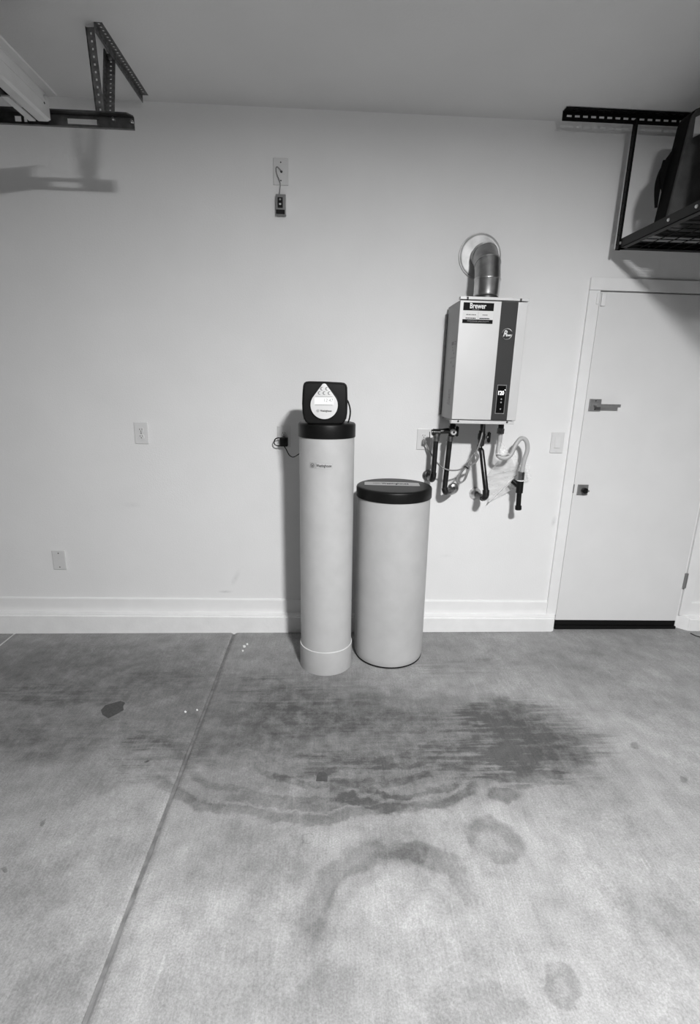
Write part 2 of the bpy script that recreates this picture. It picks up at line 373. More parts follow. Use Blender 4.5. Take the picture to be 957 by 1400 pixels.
def cyl_between(a, b, r, n=16, bm=None, bev=0.0):
    a = Vector(a); b = Vector(b); L = (b-a).length
    prof = [(r-bev, 0), (r, bev), (r, L-bev), (r-bev, L)] if bev else [(r, 0), (r, L)]
    return lathe(prof, n, mtx_dir(a, b-a, (0, 1, 0.2)), bm)
def text(name, s, size, m, parent, mtx, depth=0.0004, bold=0.0, align='CENTER', shear=0.0, spacing=1.0, bend=None, fit=None):
    cu = bpy.data.curves.new(name, 'FONT'); cu.body = s; cu.size = size; cu.extrude = depth; cu.offset = bold
    cu.align_x = align; cu.align_y = 'CENTER'; cu.shear = shear; cu.space_character = spacing; cu.resolution_u = 3
    tmp = bpy.data.objects.new('tmp', cu); C.objects.link(tmp)
    dg = bpy.context.evaluated_depsgraph_get(); dg.update()
    me = bpy.data.meshes.new_from_object(tmp.evaluated_get(dg)); bpy.data.objects.remove(tmp); bpy.data.curves.remove(cu)
    if fit and len(me.vertices):
        xs = [v.co.x for v in me.vertices]; wd = max(xs)-min(xs); k = fit/wd; cx = (max(xs)+min(xs))/2
        for v in me.vertices: v.co.x = (v.co.x-cx)*k + (0 if align == 'CENTER' else fit/2)
    if bend:
        R_, zc, ang = bend                       # wrap about the z axis: text x runs round the cylinder
        for v in me.vertices:
            a = ang + v.co.x/R_; rr = R_+v.co.z
            v.co = Vector((rr*math.sin(a), -rr*math.cos(a), zc+v.co.y))
    me.name = name; me.materials.clear(); me.materials.append(m)
    o = bpy.data.objects.new(name, me); C.objects.link(o); o.parent = parent
    if mtx is not None: o.matrix_local = mtx
    return o
FRONT = Matrix.Rotation(math.pi/2, 4, 'X')          # text plane -> facing -y, upright
def front_at(x, y, z): return Matrix.Translation((x, y, z)) @ FRONT

# ------------------------------------------------------------------ the setting
XL, XR, YB, YF, ZC = -4.2, 3.4, 3.0, -3.8, 2.923
JX, JX2 = -0.597, -1.975
# floor: joint bed with three slabs on top of it, rounded at the tooled joints
bm = BM()
v = [bm.verts.new(p) for p in ((XL, YF, fz(XL)-0.011), (XR, YF, fz(XR)-0.011), (XR, YB+0.15, fz(XR)-0.011), (XL, YB+0.15, fz(XL)-0.011))]; bm.faces.new(v)
floor = tag(mesh_obj('floor', bm, M_JOINT), 'stained grey concrete garage floor with tooled joints', kind='structure')
def slab(x0, x1, ew0, ew1):
    prof = [(x0, -0.02)]
    if ew0: prof += [(x0+0.0012, -0.0065), (x0+ew0*0.35, -0.0030), (x0+ew0*0.7, -0.0008), (x0+ew0, 0.0)]
    else: prof += [(x0, 0.0)]
    xs = np.linspace(x0+ew0, x1-ew1, 6)[1:-1]; prof += [(float(x), 0.0) for x in xs]
    if ew1: prof += [(x1-ew1, 0.0), (x1-ew1*0.7, -0.0008), (x1-ew1*0.35, -0.0030), (x1-0.0012, -0.0065)]
    else: prof += [(x1, 0.0)]
    prof += [(x1, -0.02)]
    bm = BM(); A = [bm.verts.new((x, YF, fz(x)+z)) for x, z in prof]; B = [bm.verts.new((x, YB+0.15, fz(x)+z)) for x, z in prof]
    for i in range(len(prof)-1): bm.faces.new((A[i], A[i+1], B[i+1], B[i]))
    bm.faces.new(A[::-1]); bm.faces.new(B)
    bmesh.ops.recalc_face_normals(bm, faces=bm.faces[:])
    return mesh_obj('slab', bm, M_CONC, floor)
slab(XL, JX2-0.003, 0, 0.006); slab(JX2+0.003, JX-0.0070, 0.006, 0.020); slab(JX+0.0050, XR, 0.020, 0)
bm = BM(); box(bm, JX2-0.003, JX2+0.003, YF, YB+0.1, fz(JX2)-0.011, fz(JX2)-0.0005); mesh_obj('joint_filler', bm, M_FILL, floor)

def struct(name, bm, m, label, parent=None): return tag(mesh_obj(name, bm, m, parent), label, kind='structure')
bm = BM(); box(bm, XL-0.1, XR+0.1, YF-0.1, YB+0.15, ZC, ZC+0.1); struct('ceiling', bm, P_CEIL, 'plain painted garage ceiling')
DX0, DX1, DZ0, DZ1 = 1.512, 2.335, 0.0, 2.109            # door opening
bm = BM(); box(bm, XL-0.1, DX0-0.002, YB, YB+0.15, -0.08, ZC); box(bm, DX0-0.002, DX1+0.014, YB, YB+0.15, DZ1+0.003, ZC); box(bm, DX1+0.014, XR+0.1, YB, YB+0.15, -0.08, ZC)
struct('wall_back', bm, P_WALL, 'white painted garage wall behind the tanks and heater')
bm = BM(); box(bm, XL-0.1, XL, YF, YB, -0.08, ZC); struct('wall_left', bm, P_FAR, 'unseen side wall of the garage, made dark to limit bounced light')
bm = BM(); box(bm, XR, XR+0.1, YF, YB, -0.08, ZC); struct('wall_right', bm, P_FAR, 'unseen side wall beyond the house door, made dark to limit bounced light')
bm = BM(); box(bm, XL-0.1, -3.75, YF-0.1, YF, -0.08, ZC); box(bm, -1.26, XR+0.1, YF-0.1, YF, -0.08, ZC); box(bm, -3.75, -1.26, YF-0.1, YF, 2.2, ZC)
struct('wall_front', bm, P_FAR, 'unseen wall with the open garage doorway, made dark to limit bounced light')
# concrete curb along the foot of the wall
CF = 2.945
def curb(name, foot, label):
    z0 = -0.06
    bm = BM(); zt = 0.116
    lo_ = [bm.verts.new((x, y, z0)) for x, y in foot]; hi = [bm.verts.new((x, y, zt+(0.010 if y > 2.99 else 0))) for x, y in foot]; n = len(foot)
    bm.faces.new(lo_[::-1]); top = bm.faces.new(hi)
    for i in range(n): bm.faces.new((lo_[i], lo_[(i+1) % n], hi[(i+1) % n], hi[i]))
    bmesh.ops.recalc_face_normals(bm, faces=bm.faces[:])
    eds = [e for e in bm.edges if all(abs(v.co.z-zt) < 0.002 for v in e.verts) or (all(v.co.y < 2.96 for v in e.verts) and abs(e.verts[0].co.z-e.verts[1].co.z) > 0.05)]
    bmesh.ops.bevel(bm, geom=eds, offset=0.009, segments=3, affect='EDGES')
    o = mesh_obj(name, bm, P_CURB, None, True); return tag(o, label, kind='structure')
curb('trim_1', [(XL, 3.0), (XL, CF), (1.488, CF), (1.510, 3.0)], 'white painted concrete curb along the foot of the wall')
curb('trim_2', [(2.352, 3.0), (2.398, 2.952), (2.41, CF), (XR, CF), (XR, 3.0)], 'white painted concrete curb right of the house door')
def bboard(name, x0, x1, label):
    pts = [(3.0, 0.12), (2.988, 0.12), (2.988, 0.205), (2.990, 0.211), (3.0, 0.214)]
    bm = prism(pts, x1-x0, 'x', base=x0); return tag(mesh_obj(name, bm, P_TRIM), label, kind='structure')
bboard('baseboard_back', XL, 1.446, 'flat white baseboard strip above the curb')
bboard('baseboard_back.001', 2.420, XR, 'flat white baseboard strip right of the house door')
# door casing
cas = empty('trim_3', (DX0, 3.0, 0.12), 'flat white casing around the house door', kind='structure')
def child_box(name, par, x0, x1, y0, y1, z0, z1, m, bev=0.0015):
    o = mesh_obj(name, bbox(x0, x1, y0, y1, z0, z1, bev), m, par); o.matrix_parent_inverse = Matrix.Translation(par.location).inverted(); return o
child_box('side_casing', cas, 1.447, 1.5095, 2.984, 3.0, 0.12, 2.112, P_TRIM)
child_box('side_casing', cas, 2.352, 2.419, 2.984, 3.0, 0.12, 2.112, P_TRIM)
child_box('head_casing', cas, 1.447, 2.419, 2.984, 3.0, 2.1135, 2.178, P_TRIM)
child_box('jamb', cas, 2.3405, 2.3480, 2.994, 3.06, 0.03, 2.109, P_TRIM, 0.001)
# door
dz = 0.082
door = empty('door_1', (DX0, 3.0, 0.03), 'flat white flush house door with square black-grey hardware', kind='structure')
def dch(o): o.matrix_parent_inverse = Matrix.Translation(door.location).inverted(); return o
slabo = dch(mesh_obj('door_slab', bbox(DX0+0.001, DX1, 2.987, 3.03, dz, DZ1-0.003, 0.002), P_DOOR, door))
dch(mesh_obj('door_sweep', bbox(DX0+0.002, DX1-0.002, 2.985, 3.03, 0.046, dz, 0.003), M_BLACKR, door))
bm = BM(); box(bm, DX0-0.002, DX1+0.012, 3.032, 3.06, 0.0, DZ1+0.002); dch(mesh_obj('gap_shade_backing', bm, M_DARKLINE, door))  # dark sheet added behind the slab so the gaps read as shade
tag(mesh_obj('trim_4', bbox(DX0, DX1+0.003, 2.975, 3.06, 0.012, 0.045, 0.003), M_BLACKR), 'black threshold under the white house door', kind='structure')
# lever set
yd = 2.987
a = at(804, 545, yd); b_ = at(821.5, 562.5, yd)
lx, lz = (a.x+b_.x)/2, (a.z+b_.z)/2
ros = dch(mesh_obj('lever_rosette', bbox(lx-0.035, lx+0.035, yd-0.009, yd, lz-0.035, lz+0.035, 0.002), M_NICKEL, door))
def sub(o, par): o.parent = par; return o
bm = cyl_between((lx, yd-0.009, lz), (lx, yd-0.050, lz), 0.0105, 20, None, 0.001)
box(bm, lx-0.011, lx+0.128, yd-0.056, yd-0.046, lz-0.0085, lz+0.0085)
sub(mesh_obj('lever', bm, M_NICKEL, None, True), ros)
bm = lathe([(0.0, 0), (0.004, 0), (0.004, 0.001), (0.0, 0.001)], 10, mtx_dir((lx, yd-0.009, lz+0.025), (0, -1, 0)), None, False)
lathe([(0.0, 0), (0.004, 0), (0.004, 0.001), (0.0, 0.001)], 10, mtx_dir((lx, yd-0.009, lz-0.025), (0, -1, 0)), bm, False)
sub(mesh_obj('screw', bm, M_SLOT), ros)
a = at(788, 662, yd); b_ = at(804, 677, yd); bx_, bz_ = (a.x+b_.x)/2, (a.z+b_.z)/2
dbp = dch(mesh_obj('deadbolt_plate', bbox(bx_-0.033, bx_+0.033, yd-0.008, yd, bz_-0.033, bz_+0.033, 0.002), M_NICKEL, door))
bm = lathe([(0.0, 0.034), (0.014, 0.034), (0.0175, 0.030), (0.0175, 0.012), (0.013, 0.0), (0, 0)], 24, mtx_dir((bx_+0.003, yd-0.008, bz_), (0, -1, 0)), None, False)
sub(mesh_obj('turn_knob', bm, M_BLACK, None, True), dbp)
bm = BM(); box(bm, bx_+0.012, bx_+0.022, yd-0.046, yd-0.040, bz_-0.004, bz_+0.006); sub(mesh_obj('modelled_knob_highlight', bm, M_CHROME), dbp)  # chrome block standing in for a highlight on the knob
hz = at(935, 794, 2.98).z
for zc in (hz, 1.12, 1.93):
    hb = bbox(DX1-0.001, DX1+0.020, 2.979, 2.987, zc-0.050, zc+0.050, 0.001); h_ = dch(mesh_obj('hinge', hb, M_NICKEL, door))
    bm = BM()
    for k in range(3): cyl_between((DX1+0.006, 2.976, zc-0.050+k*0.0335), (DX1+0.006, 2.976, zc-0.050+k*0.0335+0.0325), 0.0072, 12, bm, 0.0008)
    sub(mesh_obj('knuckle', bm, M_NICKEL, None, True), h_)
stz = at(782, 668, 2.984)
dch(mesh_obj('strike_edge', bbox(DX0-0.0045, DX0+0.003, 2.982, 2.99, stz.z-0.027, stz.z+0.027, 0.0005), M_NICKEL, door))
# alarm contact at the door's upper corner
cs = empty('contact_sensor', (1.497, 2.984, 2.05), 'small white alarm contact at the top corner of the house door', 'sensor')
def loc_child(name, par, bm, m, smooth=False):
    o = mesh_obj(name, bm, m, par, smooth); o.matrix_parent_inverse = Matrix.Translation(par.location).inverted(); return o
loc_child('magnet', cs, bbox(1.489, 1.507, 2.976, 2.984, 2.038, 2.098, 0.004, 3), P_TRIM)
loc_child('reed_switch', cs, bbox(1.5165, 1.542, 2.975, 2.987, 2.030, 2.100, 0.004, 3), P_TRIM)

# ------------------------------------------------------------------ ceiling lamp (behind the camera)
lamp = empty('ceiling_lamp', (LAMP[0], LAMP[1], ZC), 'round flush ceiling lamp lighting the garage', 'lamp')
LT = Matrix.Translation((LAMP[0], LAMP[1], ZC))
loc_child('housing', lamp, lathe([(0.0, 0), (0.17, 0), (0.17, -0.008), (0.155, -0.010), (0.0, -0.010)], 40, LT, None, False), M_FIX, True)
loc_child('diffuser', lamp, lathe([(0.0, -0.0105), (0.150, -0.0105), (0.150, -0.048), (0.144, -0.055), (0.0, -0.055)], 40, LT, None, False), M_DIFF, True)

# ------------------------------------------------------------------ water softener tank
def floor_tilt(): return Euler((0, -math.atan(0.0095), 0))
SX, SY = -0.004, 2.596
soft = empty('water_softener', (SX, SY, fz(SX)), 'tall slim pale water softener tank with black cap and control head', 'water softener', rot=floor_tilt())
r0 = 0.1425
loc_bm = lathe([(0.0, 0.02), (r0, 0.02), (r0, 0.145), (r0, 1.315), (0.0, 1.315)], 72, None, None, False)
mesh_obj('tank', loc_bm, M_TANK, soft, True)
mesh_obj('foot', lathe([(0.0, 0.0), (r0+0.0045, 0.0), (r0+0.0055, 0.004), (r0+0.0050, 0.138), (r0+0.001, 0.1385)], 72, None, None, False), M_TANK, soft, True)
mesh_obj('foot_lip', lathe([(r0+0.0005, 0.1375), (r0+0.0054, 0.1374), (r0+0.0052, 0.1392), (r0+0.0005, 0.1410)], 72, None, None, False), M_SEAM, soft, True)
rc = 0.1470
mesh_obj('cap', lathe([(0.0, 1.300), (rc-0.001, 1.300), (rc, 1.303), (rc, 1.360), (rc-0.002, 1.3665), (rc-0.007, 1.371), (rc-0.016, 1.373), (0.0, 1.374)], 72, None, None, False), M_BLACK, soft, True)
# control head: outline taken as (x,z) around its centre
def out(px, py): return ((px-437)/11.96*0.00365, (790-py)/11.96*0.00365)
ol = [(180, 785), (330, 792), (540, 792), (690, 785), (745, 762), (782, 700), (795, 610), (798, 430), (790, 220), (775, 175), (745, 150), (690, 142), (430, 132), (190, 132), (145, 138), (112, 160), (96, 205), (85, 330), (78, 480), (84, 620), (100, 705), (135, 762)]
ol = [out(*p) for p in ol][::-1]
hy = -0.135
head = mesh_obj('control_head', prism(ol, 0.165, 'y', 0.011, 4, hy), M_BLACK, soft, True); head.location = (-0.010, 0, 1.372)
# raised rim along the top of the head
rim = [out(*p) for p in ((112, 250), (118, 190), (150, 162), (300, 156), (430, 156), (640, 163), (730, 172), (765, 205), (772, 280), (776, 520))]
o = mesh_obj('rim', tube(smoothpath([(x, hy+0.001, z) for x, z in rim], 5), 0.0035, 8), M_BLACK, head, True)
# teardrop face
def drop(scale):
    pts = []
    cx, cz = out(428, 495); cz2 = out(428, 205)[1]; R_ = 0.0655*scale; rt_ = 0.0125*scale
    D_ = cz2-cz; s_ = math.asin((R_-rt_)/D_)
    for k in range(33):
        a = math.pi-s_ + (math.pi+2*s_)*k/32; pts.append((cx+R_*math.cos(a), cz+R_*math.sin(a)))
    for k in range(11):
        a = s_ + (math.pi-2*s_)*k/10; pts.append((cx+rt_*math.cos(a), cz2+rt_*math.sin(a)))
    return pts
mesh_obj('face_surround', prism(drop(1.085), 0.008, 'y', 0.002, 2, hy-0.004), M_BLACK, head, True)
face = mesh_obj('control_face', prism(drop(1.0), 0.006, 'y', 0.0012, 2, hy-0.007), M_FACE, head, True); face['label'] = 'pale teardrop control face'
yf = hy-0.0074
x0, z0 = out(278, 485); x1, z1 = out(578, 378)
LCD = mesh_obj('display', bbox(x0, x1, yf-0.0006, yf+0.001, z0, z1, 0.0004, 1), M_LCD, face)
bm = BM(); xa, za = out(285, 490); xb, _ = out(560, 490); box(bm, xa, xb, yf-0.0008, yf, za-0.0008, za+0.0008); xa, za = out(290, 360); xb, _ = out(560, 360); box(bm, xa, xb, yf-0.0008, yf, za-0.0006, za+0.0006)
mesh_obj('display_edge', bm, M_INKG, face)
x_, z_ = out(490, 420); text('display_digits', '12:47', 0.021, M_DIM, face, front_at(x_, yf-0.0009, z_), shear=0.1)
for px, py in ((392, 243), (470, 243), (355, 308), (430, 308), (508, 308)):
    x_, z_ = out(px, py); pts = []
    for k in range(13): a = math.radians(60+k*20); pts.append((x_+0.0085*math.cos(a), z_+0.0085*math.sin(a)))
    for k in range(13): a = math.radians(300-k*20); pts.append((x_+0.004+0.0062*math.cos(a), z_+0.0062*math.sin(a)))
    bm = prism(pts, 0.0012, 'y', 0, 2, yf-0.0012); mesh_obj('button', bm, M_DIM, face)
x_, z_ = out(455, 580); text('lettering', 'Westinghouse', 0.013, M_INK, face, front_at(x_, yf-0.0008, z_), bold=0.0001, fit=0.056)
def wlogo(x, y, z, r, par, m, mtx=None):
    """circled W with a bar under it"""
    bm = BM(); n = 28
    for a_, b2 in ((r, r*0.86),):
        A = [bm.verts.new((a_*math.cos(2*math.pi*k/n), 0, a_*math.sin(2*math.pi*k/n))) for k in range(n)]; B = [bm.verts.new((b2*math.cos(2*math.pi*k/n), 0, b2*math.sin(2*math.pi*k/n))) for k in range(n)]
        for k in range(n): bm.faces.new((A[k], A[(k+1) % n], B[(k+1) % n], B[k]))
    w_ = [(-0.62, 0.42), (-0.30, -0.28), (0.0, 0.36), (0.30, -0.28), (0.62, 0.42)]
    for p, q in zip(w_, w_[1:]):
        d = Vector((q[0]-p[0], 0, q[1]-p[1])).normalized(); nrm = Vector((-d.z, 0, d.x))*0.07*r
        P = Vector((p[0]*r, 0, p[1]*r)); Q = Vector((q[0]*r, 0, q[1]*r)); bm.faces.new([bm.verts.new(t) for t in (P-nrm, Q-nrm, Q+nrm, P+nrm)])
    bm.faces.new([bm.verts.new((t[0]*r, 0, t[1]*r)) for t in ((-0.45, -0.55), (0.45, -0.55), (0.45, -0.42), (-0.45, -0.42))])
    o = mesh_obj('emblem', bm, m, par); o.location = (x, y, z)
    return o
x_, z_ = out(328, 580); wlogo(x_, yf-0.0009, z_, 0.0065, face, M_INKG)
# lead looping from the head to the cap
mesh_obj('lead', tube(smoothpath([(0.096, -0.03, 1.490), (0.108, -0.03, 1.470), (0.117, -0.03, 1.435), (0.115, -0.03, 1.40), (0.107, -0.03, 1.372)], 6), 0.0040, 10), M_BLACKR, soft, True)
# curved nameplate
ang0 = math.asin((at(441, 637, SY-r0).x-SX)/r0*0.97)
zp = at(441, 637, SY-r0).z-fz(SX)
def curved_patch(wid, hgt, thick, zc, ang, R_, m, par, name):
    bm = BM(); n = 16
    ring = [[bm.verts.new(((R_+t)*math.sin(ang+(k/n-0.5)*wid/R_), -(R_+t)*math.cos(ang+(k/n-0.5)*wid/R_), zc+s*hgt/2)) for k in range(n+1)] for t, s in ((0, -1), (thick, -1), (thick, 1), (0, 1))]
    for i in range(3):
        for k in range(n): bm.faces.new((ring[i][k], ring[i][k+1], ring[i+1][k+1], ring[i+1][k]))
    bmesh.ops.recalc_face_normals(bm, faces=bm.faces[:])
    return mesh_obj(name, bm, m, par)
np_ = curved_patch(0.118, 0.029, 0.0012, zp, ang0, r0, M_LABELG, soft, 'nameplate')
curved_patch(0.078, 0.026, 0.0004, zp, ang0+0.13, r0+0.0012, mat('nameplate_pale', 0.50, 0.35), np_, 'nameplate_field')
text('lettering', 'Westinghouse', 0.020, M_INK, np_, None, depth=0.0003, bold=0.0003, bend=(r0+0.0019, zp, ang0+0.115), fit=0.076)
o = wlogo(0, 0, 0, 0.0105, np_, M_INK); aa = ang0-0.30
o.location = ((r0+0.0017)*math.sin(aa), -(r0+0.0017)*math.cos(aa), zp); o.rotation_euler = (0, 0, aa)

# ------------------------------------------------------------------ brine tank
BX, BY = 0.368, 2.708
brine = empty('brine_tank', (BX, BY, fz(BX)), 'short wide pale brine tank with a flat black lid', 'brine tank', rot=floor_tilt())
rb = 0.2030
mesh_obj('tank', lathe([(0.0, 0.004), (rb-0.022, 0.004), (rb-0.006, 0.012), (rb-0.001, 0.030), (rb, 0.05), (rb, 0.985), (0, 0.985)], 80, None, None, False), M_TANK2, brine, True)
mesh_obj('bottom', lathe([(0.0, 0.0), (rb-0.012, 0.0), (rb-0.004, 0.006), (rb-0.006, 0.012), (0, 0.012)], 80, None, None, False), M_BLACKR, brine, True)
rl = 0.2085
lid = mesh_obj('lid', lathe([(0.0, 0.965), (rl-0.001, 0.965), (rl, 0.968), (rl, 1.012), (rl-0.002, 1.019), (rl-0.008, 1.0235), (rl-0.02, 1.0245), (0.0, 1.0255)], 80, None, None, False), M_BLACK, brine, True)
# pale label strip lying on the lid, bowed along the back
bm = BM(); n = 20; Lw = 0.152; yb = 0.020; Vt = []
for k in range(n+1):
    t = (k/n-0.5)*2; x = t*Lw; y0_ = yb + 0.006*(1-t*t); hh = 0.047*(1-0.12*t**8)
    Vt.append([(x, y0_-hh, 1.0257), (x, y0_+hh, 1.0257)])
lo2 = [[bm.verts.new(p) for p in q] for q in Vt]; hi2 = [[bm.verts.new((p[0], p[1], p[2]+0.001)) for p in q] for q in Vt]
for k in range(n):
    bm.faces.new((hi2[k][0], hi2[k+1][0], hi2[k+1][1], hi2[k][1])); bm.faces.new((lo2[k][0], hi2[k][0], hi2[k+1][0], lo2[k+1][0]) [::-1]); bm.faces.new((lo2[k][1], lo2[k+1][1], hi2[k+1][1], hi2[k][1]))
bm.faces.new((lo2[0][0], lo2[0][1], hi2[0][1], hi2[0][0])); bm.faces.new((lo2[n][0], hi2[n][0], hi2[n][1], lo2[n][1]))
bmesh.ops.recalc_face_normals(bm, faces=bm.faces[:])
ls = mesh_obj('lid_label', bm, M_LABELG, lid); ls['label'] = 'pale grey label strip'; ls.location = (-0.012, 0, 0); ls.rotation_euler = (0, 0, -0.075)
text('lettering', 'Westinghouse', 0.046, M_INK, ls, Matrix.Translation((0.018, yb+0.005, 1.0270)), bold=0.0006, fit=0.15)
o = wlogo(-0.083, yb+0.005, 1.0272, 0.021, ls, M_INKG); o.rotation_euler = (-math.pi/2, 0, 0)

# ------------------------------------------------------------------ tankless water heater
hx0, hx1, hy0, hy1, hz0, hz1 = 0.651, 1.000, 2.705, 2.975, 1.397, 1.996
heat = empty('water_heater', (hx0, 3.0, hz0), 'wall-hung silver tankless water heater with dark front stripe and lit display', 'water heater')
def hch(name, bm, m, smooth=False, par=None):
    o = mesh_obj(name, bm, m, par or heat, smooth)
    if par is None: o.matrix_parent_inverse = Matrix.Translation(heat.location).inverted()
    return o
cab = hch('cabinet', bbox(hx0, hx1, hy0+0.006, hy1, hz0, hz1, 0.003), M_HSIDE)
hch('back_bracket', bbox(hx0-0.010, hx1+0.006, hy1-0.002, 3.0, hz0+0.01, hz1-0.035, 0.002), M_STEEL)
fx1, fx2 = 0.8635, 0.9505
fp = hch('front_panel', bbox(hx0, fx1, hy0, hy0+0.0062, hz0+0.002, hz1-0.002, 0.002), M_SILVER)
hch('front_panel', bbox(fx2, hx1, hy0, hy0+0.0062, hz0+0.002, hz1-0.002, 0.002), M_SILVER)
stripe = hch('front_stripe', bbox(fx1+0.0008, fx2-0.0008, hy0+0.001, hy0+0.0062, hz0+0.002, hz1-0.002, 0.0015), M_STRIPE)
tt = hch('top_trim', bbox(hx0-0.002, hx1+0.004, hy0-0.003, hy0+0.03, hz1+0.003, hz1+0.017, 0.0015), M_SILVER)
bt = hch('bottom_trim', bbox(hx0-0.003, hx1-0.010, hy0-0.003, hy0+0.03, hz0-0.020, hz0-0.003, 0.0015), M_SILVER)
hch('bottom_plate', bbox(hx0+0.01, hx1-0.01, hy0+0.03, hy1, hz0-0.012, hz0, 0.001), M_STEEL)
for x in (hx0+0.035, hx1-0.040): hch('screw', bbox(x-0.0045, x+0.0045, hy0-0.006, hy0+0.001, hz1+0.000, hz1+0.014, 0.001), M_SLOT, False, tt)
for x in (hx0+0.035, hx1-0.048): hch('screw', lathe([(0, 0.003), (0.005, 0.003), (0.005, 0), (0, 0)], 12, mtx_dir((x, hy0-0.003, hz0-0.008), (0, -1, 0)), None, False), M_SLOT, False, bt)
hch('flue_collar', lathe([(0.0, 0.0), (0.062, 0.0), (0.062, 0.0176), (0.0, 0.0176)], 40, Matrix.Translation((at(666, 390, 2.84).x, 2.842, hz1)), None, False), M_GALV, True)
ZP = hz0-0.0215
for u_ in (617.5, 660, 685.5): hch('pipe_port', cyl_between((at(u_, 580, 2.86).x+(0.002 if u_ < 620 else 0), 2.86, hz0-0.010), (at(u_, 580, 2.86).x+(0.002 if u_ < 620 else 0), 2.86, ZP), 0.0165, 18), M_PIPE, True)
hch('cord_gland', cyl_between((at(661.5, 578.5, 2.84).x, 2.835, hz0-0.010), (at(661.5, 578.5, 2.84).x, 2.835, ZP), 0.008, 14), M_BLACK, True)
# installer's sticker
yy = hy0
def fpt(u, v): p = at(u, v, hy0); return p.x, p.z
sx0, sz1 = fpt(634.5, 413.2); sx1, sz0 = fpt(675, 443)
sx1 = sx0+0.155
stick = hch('sticker', bbox(sx0-0.002, sx1, yy-0.0008, yy+0.0005, sz0, sz1, 0.0003, 1), M_LABEL, False, fp)
zb = sz1-0.038
hch('sticker_band', bbox(sx0-0.002, sx1, yy-0.0012, yy, zb, sz1, 0.0002, 1), M_INK, False, fp)
hch('sticker_band', bbox(sx0-0.002, sx1, yy-0.0012, yy, sz0, sz0+0.019, 0.0002, 1), M_INK, False, fp)
def htext(s, size, m, x, z, par, **k):
    o = text('lettering', s, size, m, par, None, **k); o.matrix_parent_inverse = Matrix.Identity(4)
    o.matrix_basis = front_at(x, yy-0.0014, z); return o
htext('Brewer', 0.036, M_INKW, (sx0+sx1)/2-0.004, zb+0.0215, fp, bold=0.0008, fit=0.084)
def dashes(x, z, wid, h, m, seed, par=None):
    rnd = random.Random(seed); bm = BM(); xx = x
    while xx < x+wid-0.002:
        l = rnd.uniform(0.003, 0.010); box(bm, xx, min(xx+l, x+wid), yy-0.0015, yy-0.0009, z-h/2, z+h/2); xx += l+0.0014
    return hch('fine_print', bm, m, False, fp)
cx_ = (sx0+sx1)/2
dashes(cx_-0.034, zb+0.0050, 0.036, 0.0022, M_DIM, 1)
dashes(cx_-0.062, zb-0.020, 0.052, 0.0042, M_INKG, 2); dashes(cx_+0.022, zb-0.020, 0.026, 0.0042, M_INKG, 3)
dashes(cx_-0.064, zb-0.037, 0.052, 0.0046, M_INK, 4); dashes(cx_+0.008, zb-0.037, 0.052, 0.0046, M_INK, 5)
dashes(cx_-0.052, zb-0.049, 0.036, 0.0028, M_INKG, 6); dashes(cx_+0.000, zb-0.051, 0.060, 0.0014, M_DIM, 7)
dashes(cx_-0.055, sz0+0.011, 0.052, 0.0026, M_DIM, 8); dashes(cx_+0.006, sz0+0.011, 0.052, 0.0026, M_DIM, 9); dashes(cx_-0.04, sz0+0.006, 0.085, 0.0016, M_INKG, 10)
bm = BM(); box(bm, cx_-0.0005, cx_+0.0005, yy-0.0012, yy-0.0006, zb-0.048, zb-0.006); hch('fine_print', bm, M_DIM, False, fp)
# round badge
bx, bz = fpt(693.2, 456.6)
badge = hch('badge', lathe([(0.0, 0.0), (0.0285, 0.0), (0.0285, 0.004), (0.0265, 0.006), (0.0240, 0.0045), (0.0, 0.0045)], 36, mtx_dir((bx, hy0+0.001, bz), (0, -1, 0)), None, False), M_CHROME, True, stripe)
hch('badge_disc', lathe([(0.0, 0.0049), (0.0236, 0.0049), (0.0236, 0.0040), (0.0, 0.0040)], 36, mtx_dir((bx, hy0+0.001, bz), (0, -1, 0)), None, False), mat('badge_enamel', 0.07, 0.15, 0.3), False, stripe)
for s, sz, dx in (('R', 0.042, -0.010), ('heem', 0.017, 0.0095)):
    o = text('lettering', s, sz, M_INKW, stripe, None, depth=0.0004, bold=0.0005, shear=0.25, fit=(0.021 if s == 'R' else 0.025))
    o.matrix_basis = front_at(bx+dx, hy0-0.0046, bz-(0.0 if s == 'R' else 0.006))
# controller
cx0, cz1 = fpt(680.2, 527); cx1, cz0 = fpt(689.2, 565)
cx0 = fpt(680, 545)[0]-0.004; cx1 = cx0+0.044
ctl = hch('controller_frame', bbox(cx0-0.003, cx1+0.003, hy0-0.003, hy0+0.002, cz0-0.004, cz1+0.004, 0.001), mat('controller_edge', 0.22, 0.4), False)
hch('screen', bbox(cx0, cx1, hy0-0.0038, hy0, cz0, cz1, 0.0008), mat('screen_black', 0.004, 0.15), False, ctl)
o = text('display_digits', '120', 0.030, M_DIGIT, ctl, None, depth=0.0003, bold=0.0003, fit=0.030); o.matrix_basis = front_at((cx0+cx1)/2-0.002, hy0-0.0042, cz1-0.039)
hch('degree_dot', lathe([(0.0, 0.0008), (0.0022, 0.0008), (0.0022, 0), (0, 0)], 10, mtx_dir((cx1-0.004, hy0-0.0038, cz1-0.022), (0, -1, 0)), None, False), M_DIGIT, False, ctl)
for dz_ in (0.070, 0.087, 0.122): hch('touch_key', lathe([(0.0, 0.0008), (0.0042, 0.0008), (0.0042, 0), (0, 0)], 12, mtx_dir(((cx0+cx1)/2+0.002, hy0-0.0038, cz1-dz_), (0, -1, 0)), None, False), M_DIM, False, ctl)
